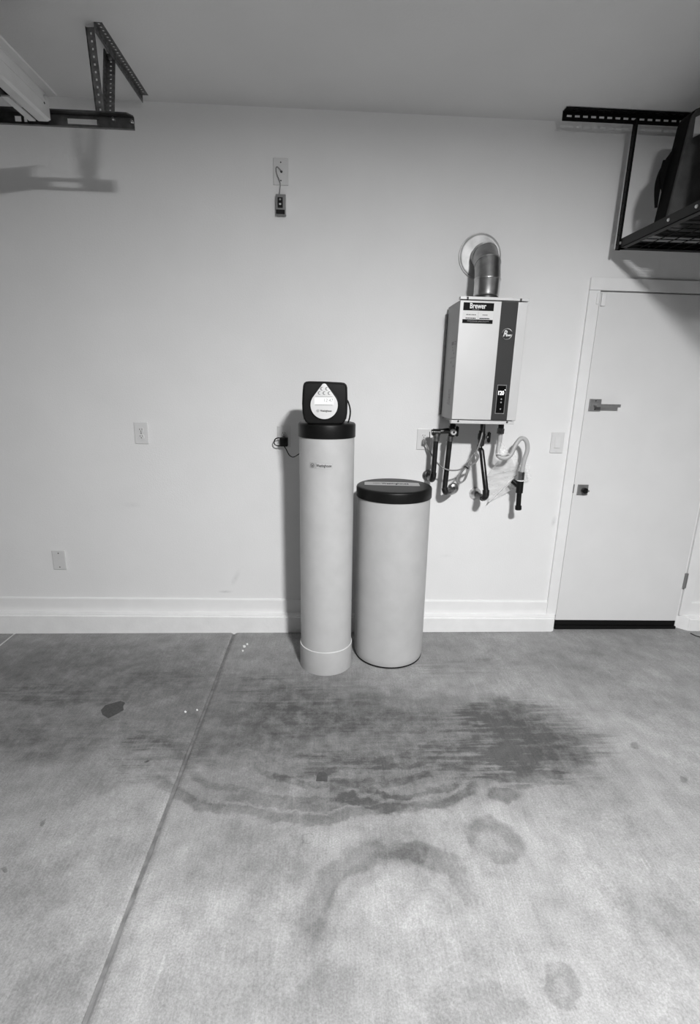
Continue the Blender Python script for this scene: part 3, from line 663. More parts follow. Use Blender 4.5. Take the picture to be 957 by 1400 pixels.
# marks along the left side
def side_text(s, size, m, y, z, **k):
    o = text('side_marking', s, size, m, cab, None, **k)
    o.matrix_basis = Matrix.Translation((hx0-0.0004, y, z)) @ Matrix.Rotation(-math.pi/2, 4, 'Z') @ Matrix.Rotation(math.pi/2, 4, 'X') @ Matrix.Rotation(math.pi/2, 4, 'Z'); return o
side_text('Rheem', 0.10, mat('ink_faint', 0.24, 0.5), 2.81, 1.512, bold=0.0004, shear=0.2, fit=0.085)
bm = BM(); box(bm, hx0-0.0006, hx0+0.001, 2.762, 2.768, 1.53, 1.60); hch('side_marking', bm, MATS['ink_faint'], False, cab)
def side_mark(y0, y1, z0, z1): bm = BM(); box(bm, hx0-0.0006, hx0+0.001, y0, y1, z0, z1); return hch('side_marking', bm, M_INKG, False, cab)
for y0, y1, z0, z1 in ((2.74, 2.765, 1.795, 1.80), (2.74, 2.765, 1.783, 1.788), (2.785, 2.83, 1.783, 1.80), (2.80, 2.81, 1.768, 1.774), (2.79, 2.80, 1.752, 1.760), (2.765, 2.775, 1.735, 1.745), (2.74, 2.85, 1.7155, 1.7175), (2.755, 2.77, 1.668, 1.678), (2.815, 2.825, 1.69, 1.70)): side_mark(y0, y1, z0, z1)

# ------------------------------------------------------------------ exhaust vent
vc = at(656.8, 350, 2.985); VX = at(666, 390, 2.84).x; VY = 2.842; VR = 0.0665
vent = empty('exhaust_vent', (vc.x, 3.0, vc.z), 'galvanised exhaust elbow from the wall thimble down into the heater', 'vent pipe')
def vch(name, bm, m, par=None): 
    o = mesh_obj(name, bm, m, par or vent, True)
    if par is None: o.matrix_parent_inverse = Matrix.Translation(vent.location).inverted()
    return o
vch('wall_plate', lathe([(0.0, 0.0), (0.117, 0.0), (0.118, 0.004), (0.116, 0.009), (0.112, 0.010), (0.108, 0.007), (0.100, 0.0065), (0.066, 0.012), (0.0, 0.012)], 56, mtx_dir((vc.x, 3.0, vc.z), (0, -1, 0)), None, False), M_GALVP)
ez = vc.z+0.000; Rb = 0.145
# gored elbow: four straight gores
cpts = [Vector((VX-0.002, 2.99, ez+0.004))]
angs = [0, 28, 58, 90]
cy, cz = VY+Rb, ez-Rb
for a in angs:
    t = math.radians(a); cpts.append(Vector((VX, cy-Rb*math.sin(t), cz+Rb*math.cos(t))))
cpts[1].z = ez
for i in range(len(cpts)-1):
    bm = tube([cpts[i], cpts[i+1]], VR, 40)
    # mitre both ends
    vs = list(bm.verts)
    def mitre(j, idx):
        p = cpts[j]
        if 0 < j < len(cpts)-1: nrm = ((cpts[j]-cpts[j-1]).normalized()+(cpts[j+1]-cpts[j]).normalized()).normalized()
        else: nrm = (cpts[min(j+1, len(cpts)-1)]-cpts[max(j-1, 0)]).normalized()
        if j == len(cpts)-1: nrm = Vector((0, 0, -1))
        d = (cpts[i+1]-cpts[i]).normalized()
        for v_ in idx: v_.co = v_.co + d*((p-v_.co).dot(nrm)/d.dot(nrm))
    mitre(i, vs[:40]); mitre(i+1, vs[40:80])
    vch('elbow_gore', bm, M_GALVD)
    if i < len(cpts)-1 and i > 0:
        p = cpts[i]; nrm = ((cpts[i]-cpts[i-1]).normalized()+(cpts[i+1]-cpts[i]).normalized()).normalized()
        if i >= 2: vch('seam', tube([mtx_dir(p, nrm) @ Vector(((VR+0.0008)*math.cos(2*math.pi*k/48)*(1.03), (VR+0.0008)*math.sin(2*math.pi*k/48), 0)) for k in range(48)], 0.0024, 6, True), M_GALV)
zb_ = cz
vch('pipe', lathe([(VR-0.003, 0.0178), (VR-0.003, 0.030), (VR-0.008, 0.036), (VR-0.001, 0.044), (VR, 0.050), (VR, zb_-hz1-0.012), (VR+0.002, zb_-hz1-0.008), (VR+0.002, zb_-hz1+0.004), (VR, zb_-hz1+0.006)], 48, Matrix.Translation((VX, VY, hz1)), None, False), M_GALV)
vch('seam', tube([(VX+(VR+0.0015)*math.cos(2*math.pi*k/48), VY+(VR+0.0015)*math.sin(2*math.pi*k/48), zb_-0.002) for k in range(48)], 0.0026, 6, True), M_GALV)
vch('band', lathe([(VR-0.004, 0.026), (VR-0.0005, 0.028), (VR-0.0005, 0.036), (VR-0.004, 0.038)], 48, Matrix.Translation((VX, VY, hz1)), None, False), M_STEEL)

# ------------------------------------------------------------------ pipes, valves under the heater
PY = 2.86
def piped(name, loc, label, cat, group=None):
    e = empty(name, loc, label, cat, group)
    def ch(n, bm, m, smooth=True):
        o = mesh_obj(n, bm, m, e, smooth); o.matrix_parent_inverse = Matrix.Translation(e.location).inverted(); return o
    return e, ch
def nut(a, b, r, bm=None): return cyl_between(a, b, r, 6, bm, 0.001)
PR = 0.0150
# left: valve with tee, short leg and long leg
pA = at(597, 592, PY); pAv = at(617.5, 589, PY); top = Vector((pAv.x+0.002, PY, hz0-0.0216))
e, ch = piped('hot_water_pipes', (pAv.x, 3.0, 1.1), 'dark copper valve and two pipe legs at the outlet side of heater', 'pipe')
ch('inlet_nipple', cyl_between(top, (top.x, PY, pAv.z+0.02), 0.013, 16), M_BRASS)
ch('union', nut((top.x, PY, pAv.z+0.022), (top.x, PY, pAv.z+0.040), 0.019), M_PIPE, False)
vb = ch('valve_body', lathe([(0.010, -0.035), (0.018, -0.032), (0.018, -0.018), (0.021, -0.012), (0.021, 0.012), (0.018, 0.018), (0.018, 0.028), (0.012, 0.030)], 20, Matrix.Translation((pAv.x, PY, pAv.z))), M_PIPE)
ch('valve_boss', cyl_between((pAv.x+0.002, PY-0.018, pAv.z-0.004), (pAv.x+0.002, PY-0.046, pAv.z-0.004), 0.0165, 20, None, 0.002), mat('valve_cap_pale', 0.6, 0.4, 0.3))
ch('valve_screw', cyl_between((pAv.x+0.002, PY-0.046, pAv.z-0.004), (pAv.x+0.002, PY-0.050, pAv.z-0.004), 0.006, 8), M_PIPE)
hb = BM(); box(hb, pAv.x+0.018, pAv.x+0.030, PY-0.045, PY-0.012, pAv.z-0.028, pAv.z+0.030); bmesh.ops.bevel(hb, geom=hb.edges[:], offset=0.004, segments=2, affect='EDGES'); ch('valve_handle', hb, M_BLACK)
ch('cross_pipe', cyl_between((pAv.x-0.015, PY, pAv.z), (pA.x-0.030, PY, pA.z+0.004), 0.0155, 20), M_PIPE)
ch('tee', cyl_between((pA.x+0.020, PY, pA.z+0.003), (pA.x-0.024, PY, pA.z+0.004), 0.0195, 20, None, 0.002), M_PIPE)
a1 = at(594.5, 652, 2.905)
ch('tee_branch', cyl_between((pA.x, PY, pA.z), (pA.x-0.001, PY+0.002, pA.z-0.046), 0.0195, 18, None, 0.002), M_BRASS)
ch('pressure_pin', tube([Vector((pA.x-0.040, PY, pA.z+0.006)), Vector((pA.x-0.038, PY, pA.z-0.030))], 0.0022, 8), M_PIPE)
lgA = [Vector((pA.x-0.001, PY+0.002, pA.z-0.040)), Vector((pA.x-0.002, PY+0.006, a1.z+0.03)), Vector((pA.x-0.002, PY+0.010, a1.z+0.008)), Vector((pA.x-0.004, PY+0.030, a1.z-0.012)), Vector((pA.x-0.006, PY+0.07, a1.z-0.014)), Vector((pA.x-0.006, 3.0, a1.z-0.012))]
ch('short_leg', tube(lgA[:1]+smoothpath(lgA[1:], 6), PR, 18), M_PIPE)
ch('elbow', tube(smoothpath(lgA[1:5], 6), PR+0.0035, 18), M_PIPE)
fl = at(592, 653, 2.99)
ch('escutcheon', lathe([(0.0, 0.0), (0.036, 0.0), (0.034, 0.006), (0.026, 0.012), (0.0, 0.014)], 28, mtx_dir((pA.x-0.006, 3.0, a1.z-0.010), (0, -1, 0)), None, False), M_BRASS)
b0 = Vector((pAv.x-0.006, PY, pAv.z-0.03)); b1 = at(608, 668, PY)
ch('coupling', cyl_between(b0, b0+Vector((-0.001, 0, -0.030)), 0.0185, 18, None, 0.002), M_BRASS)
lgB = [b0+Vector((0, 0, -0.02)), Vector((b1.x, PY, b1.z+0.02)), Vector((b1.x, PY, b1.z)), Vector((b1.x+0.010, PY+0.010, b1.z-0.022)), Vector((b1.x+0.035, PY+0.045, b1.z-0.030)), Vector((b1.x+0.060, PY+0.085, b1.z-0.030)), Vector((b1.x+0.085, 3.0, b1.z-0.026))]
ch('long_leg', tube(lgB[:1]+smoothpath(lgB[1:], 6), PR, 18), M_PIPE)
ch('elbow', tube(smoothpath(lgB[2:6], 6), PR+0.004, 18), M_PIPE)
ch('escutcheon', lathe([(0.0, 0.0), (0.036, 0.0), (0.034, 0.006), (0.026, 0.012), (0.0, 0.014)], 28, mtx_dir((b1.x+0.085, 3.0, b1.z-0.026), (0, -1, 0)), None, False), M_GALV)
# middle: valve and slanting leg
c0 = at(660, 580, PY); c1 = at(659.5, 597, PY); c2 = at(657.5, 611, PY-0.01); c3 = at(664, 677, 2.80)
e, ch = piped('cold_water_pipe', (c1.x, 3.0, 1.1), 'dark copper supply valve with one slanting pipe leg under the heater', 'pipe')
ch('inlet_nipple', cyl_between((c0.x, PY, hz0-0.0216), (c1.x, PY, c1.z+0.02), 0.0145, 16), M_PIPE)
ch('valve_body', lathe([(0.012, -0.055), (0.018, -0.050), (0.019, -0.020), (0.022, -0.014), (0.022, 0.014), (0.018, 0.020), (0.018, 0.034), (0.012, 0.036)], 20, Matrix.Translation((c1.x-0.004, PY, c1.z))), M_PIPE)
hb = BM(); box(hb, c1.x+0.024, c1.x+0.036, PY-0.042, PY-0.010, c1.z-0.030, c1.z+0.030); bmesh.ops.bevel(hb, geom=hb.edges[:], offset=0.004, segments=2, affect='EDGES'); ch('valve_handle', hb, M_BLACK)
ch('valve_boss', cyl_between((c1.x+0.016, PY-0.025, c1.z), (c1.x+0.026, PY-0.025, c1.z), 0.010, 14), M_BRASS)
lgC = [Vector((c2.x-0.006, PY, c2.z+0.012)), Vector((c2.x-0.004, PY-0.006, c2.z-0.012)), Vector((c2.x+0.002, PY-0.022, c2.z-0.020)), Vector(c3)+Vector((0, 0.004, 0.03)), Vector(c3), Vector(c3)+Vector((-0.004, 0.015, -0.018)), Vector(c3)+Vector((-0.022, 0.08, -0.014)), Vector((c3.x-0.012, 3.0, c3.z-0.008))]
fC = at(650, 675, 2.99)
lgC[-2] = Vector((fC.x+0.020, 2.90, fC.z-0.008)); lgC[-1] = Vector((fC.x, 3.0, fC.z))
ch('leg', tube(smoothpath(lgC[:3], 5)[:-1]+[lgC[2]]+smoothpath(lgC[3:], 6), PR, 18), M_PIPE)
ch('elbow', tube(smoothpath(lgC[3:6], 6), PR+0.0045, 18), M_PIPE)
ch('stub', cyl_between(lgC[-1]+(lgC[-2]-lgC[-1])*0.35, lgC[-2]*0.75+lgC[5]*0.25, PR+0.004, 18, None, 0.002), M_PIPE)
ch('escutcheon', lathe([(0.0, 0.0), (0.037, 0.0), (0.036, 0.008), (0.026, 0.022), (0.020, 0.030), (0.0, 0.030)], 28, mtx_dir((fC.x, 3.0, fC.z), (0, -1, 0)), None, False), M_GALV)
# right: relief valve with flexible hose ending in a black capped branch
d0 = at(685.5, 580, PY)
e, ch = piped('drain_hose', (d0.x, 3.0, 1.1), 'pale flexible drain hose looping from heater to a black capped fitting', 'hose')
ch('nipple', cyl_between((d0.x, PY, hz0-0.0216), (d0.x, PY, at(685, 588, PY).z), 0.0155, 16), M_PIPE)
ch('union_nut', nut((d0.x, PY, at(685, 585.5, PY).z), (d0.x-0.001, PY, at(685, 593, PY).z), 0.020), M_BRASS, False)
hp = [(684.5, 591, PY), (683, 604, PY), (680.5, 617, PY-0.005), (682, 624, PY-0.012), (690, 626.5, PY-0.02), (698, 622, PY-0.02), (705, 608, PY-0.01), (712.5, 599.5, PY), (719.5, 603, PY), (721, 615, PY), (716.5, 630, PY), (713, 648, PY)]
ch('hose', tube(smoothpath([at(*p) for p in hp], 7), 0.0128, 16), M_HOSE)
n0 = at(712.5, 645, PY); n1 = at(711.5, 656, PY); n2 = at(709.8, 674, PY); n3 = at(708.6, 691, PY); n4 = at(708.5, 697, PY)
ch('hose_nut', nut(n0, n1, 0.0205), M_BRASS, False)
ch('washer', cyl_between(n1, n1+(n2-n1)*0.08, 0.021, 20), M_INKW)
ch('black_branch', cyl_between(n1+(n2-n1)*0.08, n2, 0.0205, 20, None, 0.002), M_PIPEB)
ch('branch_arm', cyl_between(n1+(n2-n1)*0.55, n1+(n2-n1)*0.2+Vector((-0.036, 0.03, 0.004)), 0.016, 16, None, 0.002), M_PIPEB)
ch('black_stub', cyl_between(n2, n3, 0.0145, 18), M_PIPEB)
ch('end_cap', cyl_between(n3, n4, 0.0190, 20, None, 0.003), M_PIPEB)
# gray power cord with a tied bundle
y2 = 2.89
oc = at(579.5, 604.5, 2.985)
e, ch = piped('heater_cord', (oc.x, 3.0, oc.z), 'grey power cord plugged in beside the heater, slack tied in a bundle', 'cord')
ch('plug', bbox(oc.x-0.012, oc.x+0.012, 2.962, 2.992, oc.z-0.012, oc.z+0.014, 0.004, 3), M_CORD)
cp = [at(579.5, 604.5, 2.966), at(583, 608, 2.955), at(588, 618, 2.94), at(596, 631, 2.90), at(604, 638.5, 2.83), at(613, 642.5, 2.825), at(624, 643, 2.83), at(633, 640, 2.83), at(640, 633, 2.82), at(645, 625, 2.815), at(651, 617, 2.81), at(655, 608, 2.81), at(659, 594, 2.82), at(661.5, 578.5, 2.84)]
cp[-1].z = hz0-0.0262; cp[-1].y = 2.835
ch('cord', tube(smoothpath(cp, 6), 0.0044, 10), M_CORD)
def loop(pts, y): return smoothpath([at(u, v, yy_) for (u, v), yy_ in zip(pts, [y+0.006*math.sin(i*2.1) for i in range(len(pts))])], 5, True)
for dx, dy, yv in ((0, 0, 2.815), (1.2, -0.8, 2.823), (-0.9, 0.8, 2.807)):
    ch('cord_loop', tube(loop([(636+dx, 640+dy), (630+dx, 646+dy), (625+dx, 655+dy), (628+dx, 660+dy), (634+dx, 657+dy), (638+dx, 648+dy), (640+dx, 638+dy), (646+dx, 622+dy), (651+dx, 621+dy), (653+dx, 626+dy), (649+dx, 633+dy), (642+dx, 636+dy)], yv), 0.0042, 9, True), M_CORD)
tz = at(638, 639, 2.81)
ch('cable_tie', tube([mtx_dir(tz, (0.5, 0, 0.85), (0, 1, 0)) @ Vector((0.015*math.cos(2*math.pi*k/20), 0.012*math.sin(2*math.pi*k/20), 0)) for k in range(20)], 0.0025, 6, True), M_BLACK)
# clear sleeve hanging behind the hose
def sheet(corners, nu, nv, amp, seed):
    rnd = random.Random(seed); bm = BM(); A, B, Cc, Dd = [Vector(c) for c in corners]; g = []
    for i in range(nu+1):
        row = []
        for j in range(nv+1):
            s, t = i/nu, j/nv; p = A*(1-s)*(1-t)+B*s*(1-t)+Cc*s*t+Dd*(1-s)*t
            p = p + Vector((0, amp*(math.sin(9*s+4*t)+0.8*math.sin(17*t-6*s)+rnd.uniform(-.7, .7)), amp*0.3*rnd.uniform(-1, 1))); row.append(bm.verts.new(p))
        g.append(row)
    for i in range(nu):
        for j in range(nv): bm.faces.new((g[i][j], g[i+1][j], g[i+1][j+1], g[i][j+1]))
    bmesh.ops.recalc_face_normals(bm, faces=bm.faces[:])
    return bm
ys = 2.955
bag = empty('plastic_sleeve', at(690, 650, ys), 'crumpled clear plastic sleeve hanging behind the drain hose', 'plastic bag')
def bch(n, bm, m):
    o = mesh_obj(n, bm, m, bag, True); o.matrix_parent_inverse = Matrix.Translation(bag.location).inverted(); return o
o = bch('sleeve', sheet([at(668.5, 686, ys), at(726, 655.5, ys), at(722, 636, ys), at(666, 648, ys)], 12, 8, 0.0035, 1), M_FILM)
o = bch('sleeve_top', sheet([at(667, 650, ys-0.012), at(712, 640, ys-0.02), at(700, 612, ys-0.03), at(686, 622, ys-0.02)], 8, 6, 0.003, 2), M_FILM)
bch('folded_edge', tube([at(668.5, 686, ys-0.014), at(680, 674.5, ys-0.016), at(693, 662, ys-0.017), at(706, 649.5, ys-0.018)], 0.0032, 8), mat('film_edge', 0.8, 0.25))
tg = empty('hose_tag', at(688, 612, PY-0.03), 'clear folded plastic tag wrapped round the drain hose bend', 'tag')
o = mesh_obj('film', sheet([at(680, 621, PY-0.030), at(697, 621, PY-0.040), at(686, 604, PY-0.025), at(681, 604, PY-0.022)], 8, 8, 0.003, 3), M_FILM, tg, True); o.matrix_parent_inverse = Matrix.Translation(tg.location).inverted()
o = mesh_obj('tag_edge', tube([at(678, 620.5, PY-0.034), at(686, 621.5, PY-0.038), at(697, 621, PY-0.042)], 0.0016, 6), MATS['film_edge'], tg, True); o.matrix_parent_inverse = Matrix.Translation(tg.location).inverted()

# ------------------------------------------------------------------ cover plates
def plate(name, u0, v0, u1, v1, label, cat, group=None, m=M_PLATE):
    a = at(u0, v0, 3.0); b = at(u1, v1, 3.0); cx, cz = (a.x+b.x)/2, (a.z+b.z)/2
    e = empty(name, (cx, 3.0, cz), label, cat, group)
    bm = bbox(-0.0395, 0.0395, -0.007, 0.0, -0.0625, 0.0625, 0.003, 2)
    mesh_obj('cover_plate', bm, m, e); return e
def duplex(e):
    for s in (1, -1):
        pts = []
        for k in range(24):
            a = 2*math.pi*k/24; x = 0.0172*math.cos(a); z = 0.0172*math.sin(a); pts.append((x, max(-0.0142, min(0.0142, z))))
        r = mesh_obj('receptacle', prism(pts, 0.003, 'y', 0, 2, -0.0095), M_PLATE, e); r.location = (0, 0, s*0.0195)
        bm = BM(); box(bm, -0.0078, -0.0052, -0.0099, -0.0090, -0.001, 0.0075); box(bm, 0.0052, 0.0076, -0.0099, -0.0090, 0.0, 0.0070)
        mesh_obj('slot', bm, M_SLOT, r)
        mesh_obj('slot', lathe([(0, 0.0006), (0.0028, 0.0006), (0.0028, 0), (0, 0)], 10, mtx_dir((0, -0.0094, -0.007), (0, -1, 0)), None, False), M_SLOT, r)
    screws(e, (0,))
def screws(e, zs, m=M_SCREW):
    for z in zs: mesh_obj('screw', lathe([(0, 0.0012), (0.0034, 0.0008), (0.0036, 0), (0, 0)], 12, mtx_dir((0, -0.007, z), (0, -1, 0)), None, False), m, e)
e = plate('wall_outlet', 183, 577, 204, 607, 'white duplex outlet alone on the open wall left of the softener, nothing plugged in', 'outlet', 'wall outlets'); duplex(e)
e2 = plate('wall_outlet', 379.5, 582.5, 397, 611, 'white duplex outlet behind the softener with black adapter plugged in', 'outlet', 'wall outlets'); duplex(e2)
e3 = plate('wall_outlet', 569, 585.5, 588.5, 615, 'white duplex outlet beside the heater pipes with grey plug', 'outlet', 'wall outlets'); duplex(e3)
e4 = plate('blank_plate', 71.5, 752.5, 91.5, 778, 'blank cover plate low on the wall above the baseboard', 'cover plate', None, M_PLATEG); screws(e4, (0.045, -0.045), M_SLOT)
e5 = plate('light_switch', 752.5, 590.5, 770, 619.5, 'white rocker light switch beside the house door', 'switch')
mesh_obj('rocker_frame', bbox(-0.0175, 0.0175, -0.0095, -0.006, -0.034, 0.034, 0.001), M_PLATE, e5)
bm = prism([(-0.006, -0.031), (-0.013, -0.031), (-0.0105, 0.0), (-0.0100, 0.031), (-0.006, 0.031)], 0.029, 'x', 0, 2, -0.0145); mesh_obj('rocker', bm, M_LABEL, e5)
screws(e5, (0.052, -0.052), M_PLATEG)
e6 = plate('wire_plate', 374, 216, 394, 254, 'blank plate high on the wall with a thin wire from its centre hole', 'cover plate', None, M_PLATEG); screws(e6, (0.042, -0.042), M_SLOT)
mesh_obj('centre_hole', lathe([(0, 0.0012), (0.006, 0.0012), (0.006, 0), (0, 0)], 16, mtx_dir((0.003, -0.0068, -0.001), (0, -1, 0)), None, False), M_SLOT, e6)
# alarm box under the plate with its wire
a = at(377.5, 267.5, 3.0); b = at(391.5, 296.5, 3.0); cx, cz = (a.x+b.x)/2, (a.z+b.z)/2; hw, hh = (b.x-a.x)/2, (a.z-b.z)/2
dev = empty('door_opener_button', (cx, 3.0, cz), 'small black button box hanging by a thin wire below the high plate', 'wall button')
mesh_obj('housing', bbox(-hw, hw, -0.028, 0, -hh, hh, 0.004, 3), mat('opener_case', 0.22, 0.35), dev)
fcp = mesh_obj('button_panel', bbox(-hw*0.62, hw*0.40, -0.0315, -0.026, -hh*0.32, hh*0.68, 0.002, 2), M_BLACK, dev)
mesh_obj('button', bbox(-hw*0.30, hw*0.08, -0.034, -0.030, hh*0.38, hh*0.55, 0.0015, 2), M_DIM, fcp); mesh_obj('button', bbox(-hw*0.32, hw*0.08, -0.034, -0.030, -hh*0.05, hh*0.10, 0.0015, 2), M_LABEL, fcp)
mesh_obj('lower_cover', bbox(-hw*0.95, hw*0.80, -0.030, -0.026, -hh*0.92, -hh*0.48, 0.002, 2), M_BLACK, dev)
mesh_obj('side_rail', bbox(hw*0.72, hw*1.04, -0.026, -0.001, -hh*0.90, hh*0.95, 0.001, 1), M_PLATE, dev)
wp = [(385, 234.5), (380, 228.5), (377.3, 229.5), (378.5, 238), (383, 250), (382.6, 260), (381.5, 270)]
o = mesh_obj('wire', tube(smoothpath([at(u, v, 2.985)-Vector((cx, 3.0, cz)) for u, v in wp], 5), 0.0018, 8), M_INKG, dev, True)

# black transformer and its cord
a = at(383, 598, 2.97); b = at(393.5, 610, 2.97)
tr = empty('power_adapter', at(388, 604, 3.0), 'black power adapter with a looped cord in the outlet behind the softener', 'power adapter')
def tch(n, bm, m, s=True):
    o = mesh_obj(n, bm, m, tr, s); o.matrix_parent_inverse = Matrix.Translation(tr.location).inverted(); return o
tch('adapter_body', bbox(a.x, b.x, 2.945, 2.992, b.z, a.z, 0.005, 3), M_BLACK)
tch('cord_loop', tube(smoothpath([at(u, v, 2.955) for u, v in ((385, 599), (380, 598.8), (376.2, 600.5), (374.8, 604.5), (376, 608), (380, 609.5), (386, 609.3))], 6), 0.0032, 8), M_BLACKR)
cpp = [at(387, 608, 2.955), at(391, 614, 2.94), at(395, 621.5, 2.92), at(399, 624.7, 2.88), at(403, 624.2, 2.82), at(409, 620.5, 2.745), at(420, 613, 2.745)]
tch('cord', tube(smoothpath(cpp, 6), 0.0030, 8), M_BLACKR)

# ------------------------------------------------------------------ overhead track, rail, hangers (left)
def perf_plate(bm, L, W, T, pitch, hl, hw_, mtx, start=0.02):
    """flat bar along local z, width along local x (0..W), thickness along y (0..T), with holes down the middle"""
    x0, x1 = (W-hw_)/2, (W+hw_)/2
    box(bm, 0, x0, 0, T, 0, L, mtx); box(bm, x1, W, 0, T, 0, L, mtx)
    z = 0.0; c = start
    while c+hl/2 < L-0.004:
        box(bm, x0, x1, 0, T, z, c-hl/2, mtx); z = c+hl/2; c += pitch
    box(bm, x0, x1, 0, T, z, L, mtx)
def perf_angle(p, q, hx, W1, W2, pitch=0.02, hl=0.008, hw_=0.008, T=0.003):
    """L section: flange one along hx, flange two square to it"""
    p = Vector(p); q = Vector(q); m = mtx_dir(p, q-p, hx); L = (q-p).length
    bm = BM(); perf_plate(bm, L, W1, T, pitch, hl, hw_, m)
    perf_plate(bm, L, W2, T, pitch, hl, hw_, m @ Matrix.Rotation(math.pi/2, 4, 'Z'), 0.02+pitch/2)
    return bm
RY = 2.440
KT = RY/2.575
rz0, rz1 = at(183, 178, RY).z, at(183, 161, RY).z
rxe = at(183.5, 168, RY).x
trk = empty('garage_door_track', (-1.148, 2.40, 2.57), 'white garage door track ending at the dark cross rail under the ceiling', 'door track')
def kch(n, bm, m, s=False):
    o = mesh_obj(n, bm, m, trk, s); o.matrix_parent_inverse = Matrix.Translation(trk.location).inverted(); return o
tx = -1.212*KT
# web and curled channel, extruded along y
def extr(prof, y0, y1, thick):
    bm = BM(); n = len(prof); pr = [Vector((x, 0, z)) for x, z in prof]; outl = []
    nr = []
    for i in range(n):
        d = (pr[min(i+1, n-1)]-pr[max(i-1, 0)]).normalized(); nr.append(Vector((-d.z, 0, d.x)))
    o_ = [p+nn*thick for p, nn in zip(pr, nr)]
    poly = pr+o_[::-1]; A = [bm.verts.new((p.x, y0, p.z)) for p in poly]; B = [bm.verts.new((p.x, y1, p.z)) for p in poly]; m = len(poly)
    for i in range(m): bm.faces.new((A[i], A[(i+1) % m], B[(i+1) % m], B[i]))
    for r in (A, B):
        for i in range(n-1): bm.faces.new((r[i], r[i+1], r[m-2-i], r[m-1-i]))
    bmesh.ops.recalc_face_normals(bm, faces=bm.faces[:]); return bm
zt0, zt1 = H+(2.622-H)*KT, H+(2.700-H)*KT
kch('channel', extr([(tx-0.055, zt0+0.016), (tx-0.057, zt0+0.006), (tx-0.048, zt0), (tx-0.012, zt0), (tx, zt0+0.006), (tx, zt1-0.004), (tx-0.012, zt1), (tx-0.050, zt1), (tx-0.057, zt1-0.008)], -0.4, 2.402, 0.002), M_TRACK, False)
kch('stiffener_angle', extr([(tx+0.0015, zt1-0.022), (tx+0.0015, zt1+0.012), (tx+0.004, zt1+0.014), (tx+0.036, zt1+0.014), (tx+0.038, zt1+0.020)], -0.4, 2.404, 0.002), M_TRACK)
kch('bolt', lathe([(0, 0.006), (0.006, 0.006), (0.007, 0), (0, 0)], 8, mtx_dir((tx+0.0035, 2.365, zt1-0.004), (1, 0, 0)), None, False), M_BOLT)
kch('bolt_hole', lathe([(0, 0.001), (0.004, 0.001), (0.004, 0), (0, 0)], 10, mtx_dir((tx+0.0002, 2.365, zt1-0.026), (1, 0, 0)), None, False), M_SLOT)
kch('end_bracket', bbox(tx-0.085, tx-0.058, 2.22, 2.400, zt0-0.002, zt0+0.004, 0.001), M_TRACK)
# cross rail
rail = empty('cross_rail', (-1.4, RY, rz0), 'dark slotted steel rail hung below the ceiling at the track end', 'rail')
def rch(n, bm, m, par=None):
    o = mesh_obj(n, bm, m, par or rail)
    if par is None: o.matrix_parent_inverse = Matrix.Translation(rail.location).inverted()
    return o
slots = [at(u, 165, RY).x for u in (92, 136)], [at(u, 163, RY).x for u in (20, 29)], [at(u, 163, RY).x for u in (32.5, 37)]
holes = sorted([tuple(s) for s in slots]+[(-1.62, -1.56), (-1.85, -1.70), (-2.2, -2.05)])
bm = BM(); zc0, zc1 = rz0+0.012, rz1-0.012; xl = -3.95
box(bm, xl, rxe, RY, RY+0.004, rz0, zc0); box(bm, xl, rxe, RY, RY+0.004, zc1, rz1)
x = xl
for h0, h1 in holes: box(bm, x, h0, RY, RY+0.004, zc0, zc1); x = h1
box(bm, x, rxe, RY, RY+0.004, zc0, zc1)
rch('rail_web', bm, M_STEEL)
bm = prism([(xl, RY-0.034), (xl, RY+0.004), (rxe, RY+0.004), (rxe, RY-0.010), (rxe-0.018, RY-0.034)], 0.004, 'z', 0, 2, rz1); rch('rail_flange', bm, M_STEEL)
bm = BM(); box(bm, xl, rxe, RY-0.010, RY, rz0, rz0+0.003); rch('rail_lip', bm, M_STEEL)
for u, v in ((155, 163.5), (180.5, 167.5)):
    p = at(u, v, RY); rch('bolt', lathe([(0, 0.010), (0.005, 0.010), (0.0075, 0.006), (0.0075, 0), (0, 0)], 8, mtx_dir((p.x, RY, p.z), (0, -1, 0.2)), None, False), M_BOLT)
# perforated hangers
hg = empty('perforated_hanger', (-0.97, 2.6, ZC), 'perforated steel angles bracing the cross rail up to the ceiling', 'hanger')
def gch(n, bm):
    o = mesh_obj(n, bm, M_PERF, hg); o.matrix_parent_inverse = Matrix.Translation(hg.location).inverted(); return o
gch('ceiling_angle', perf_angle((-0.953, 2.945, ZC-0.0005), (-0.953, 2.425, ZC-0.0005), (0, 0, -1), 0.032, 0.032))
gch('brace', perf_angle((-0.994, 2.455, ZC-0.004), (at(134, 158, 2.455).x, 2.455, rz0+0.006), (1, 0, 0), 0.030, 0.006, 0.026, 0.009, 0.008))
gch('brace', perf_angle((-0.985, 2.622, ZC-0.004), (at(143, 158, 2.470).x, 2.470, rz0+0.010), (1, 0, 0), 0.036, 0.030, 0.022))
for yb_, zb2 in ((2.600, ZC-0.030),):
    o = mesh_obj('bolt', lathe([(0, 0.008), (0.009, 0.007), (0.010, 0), (0, 0)], 10, mtx_dir((-0.965, 2.60, ZC-0.028), (0.2, -1, -0.3)), None, False), M_PERF, hg); o.matrix_parent_inverse = Matrix.Translation(hg.location).inverted()
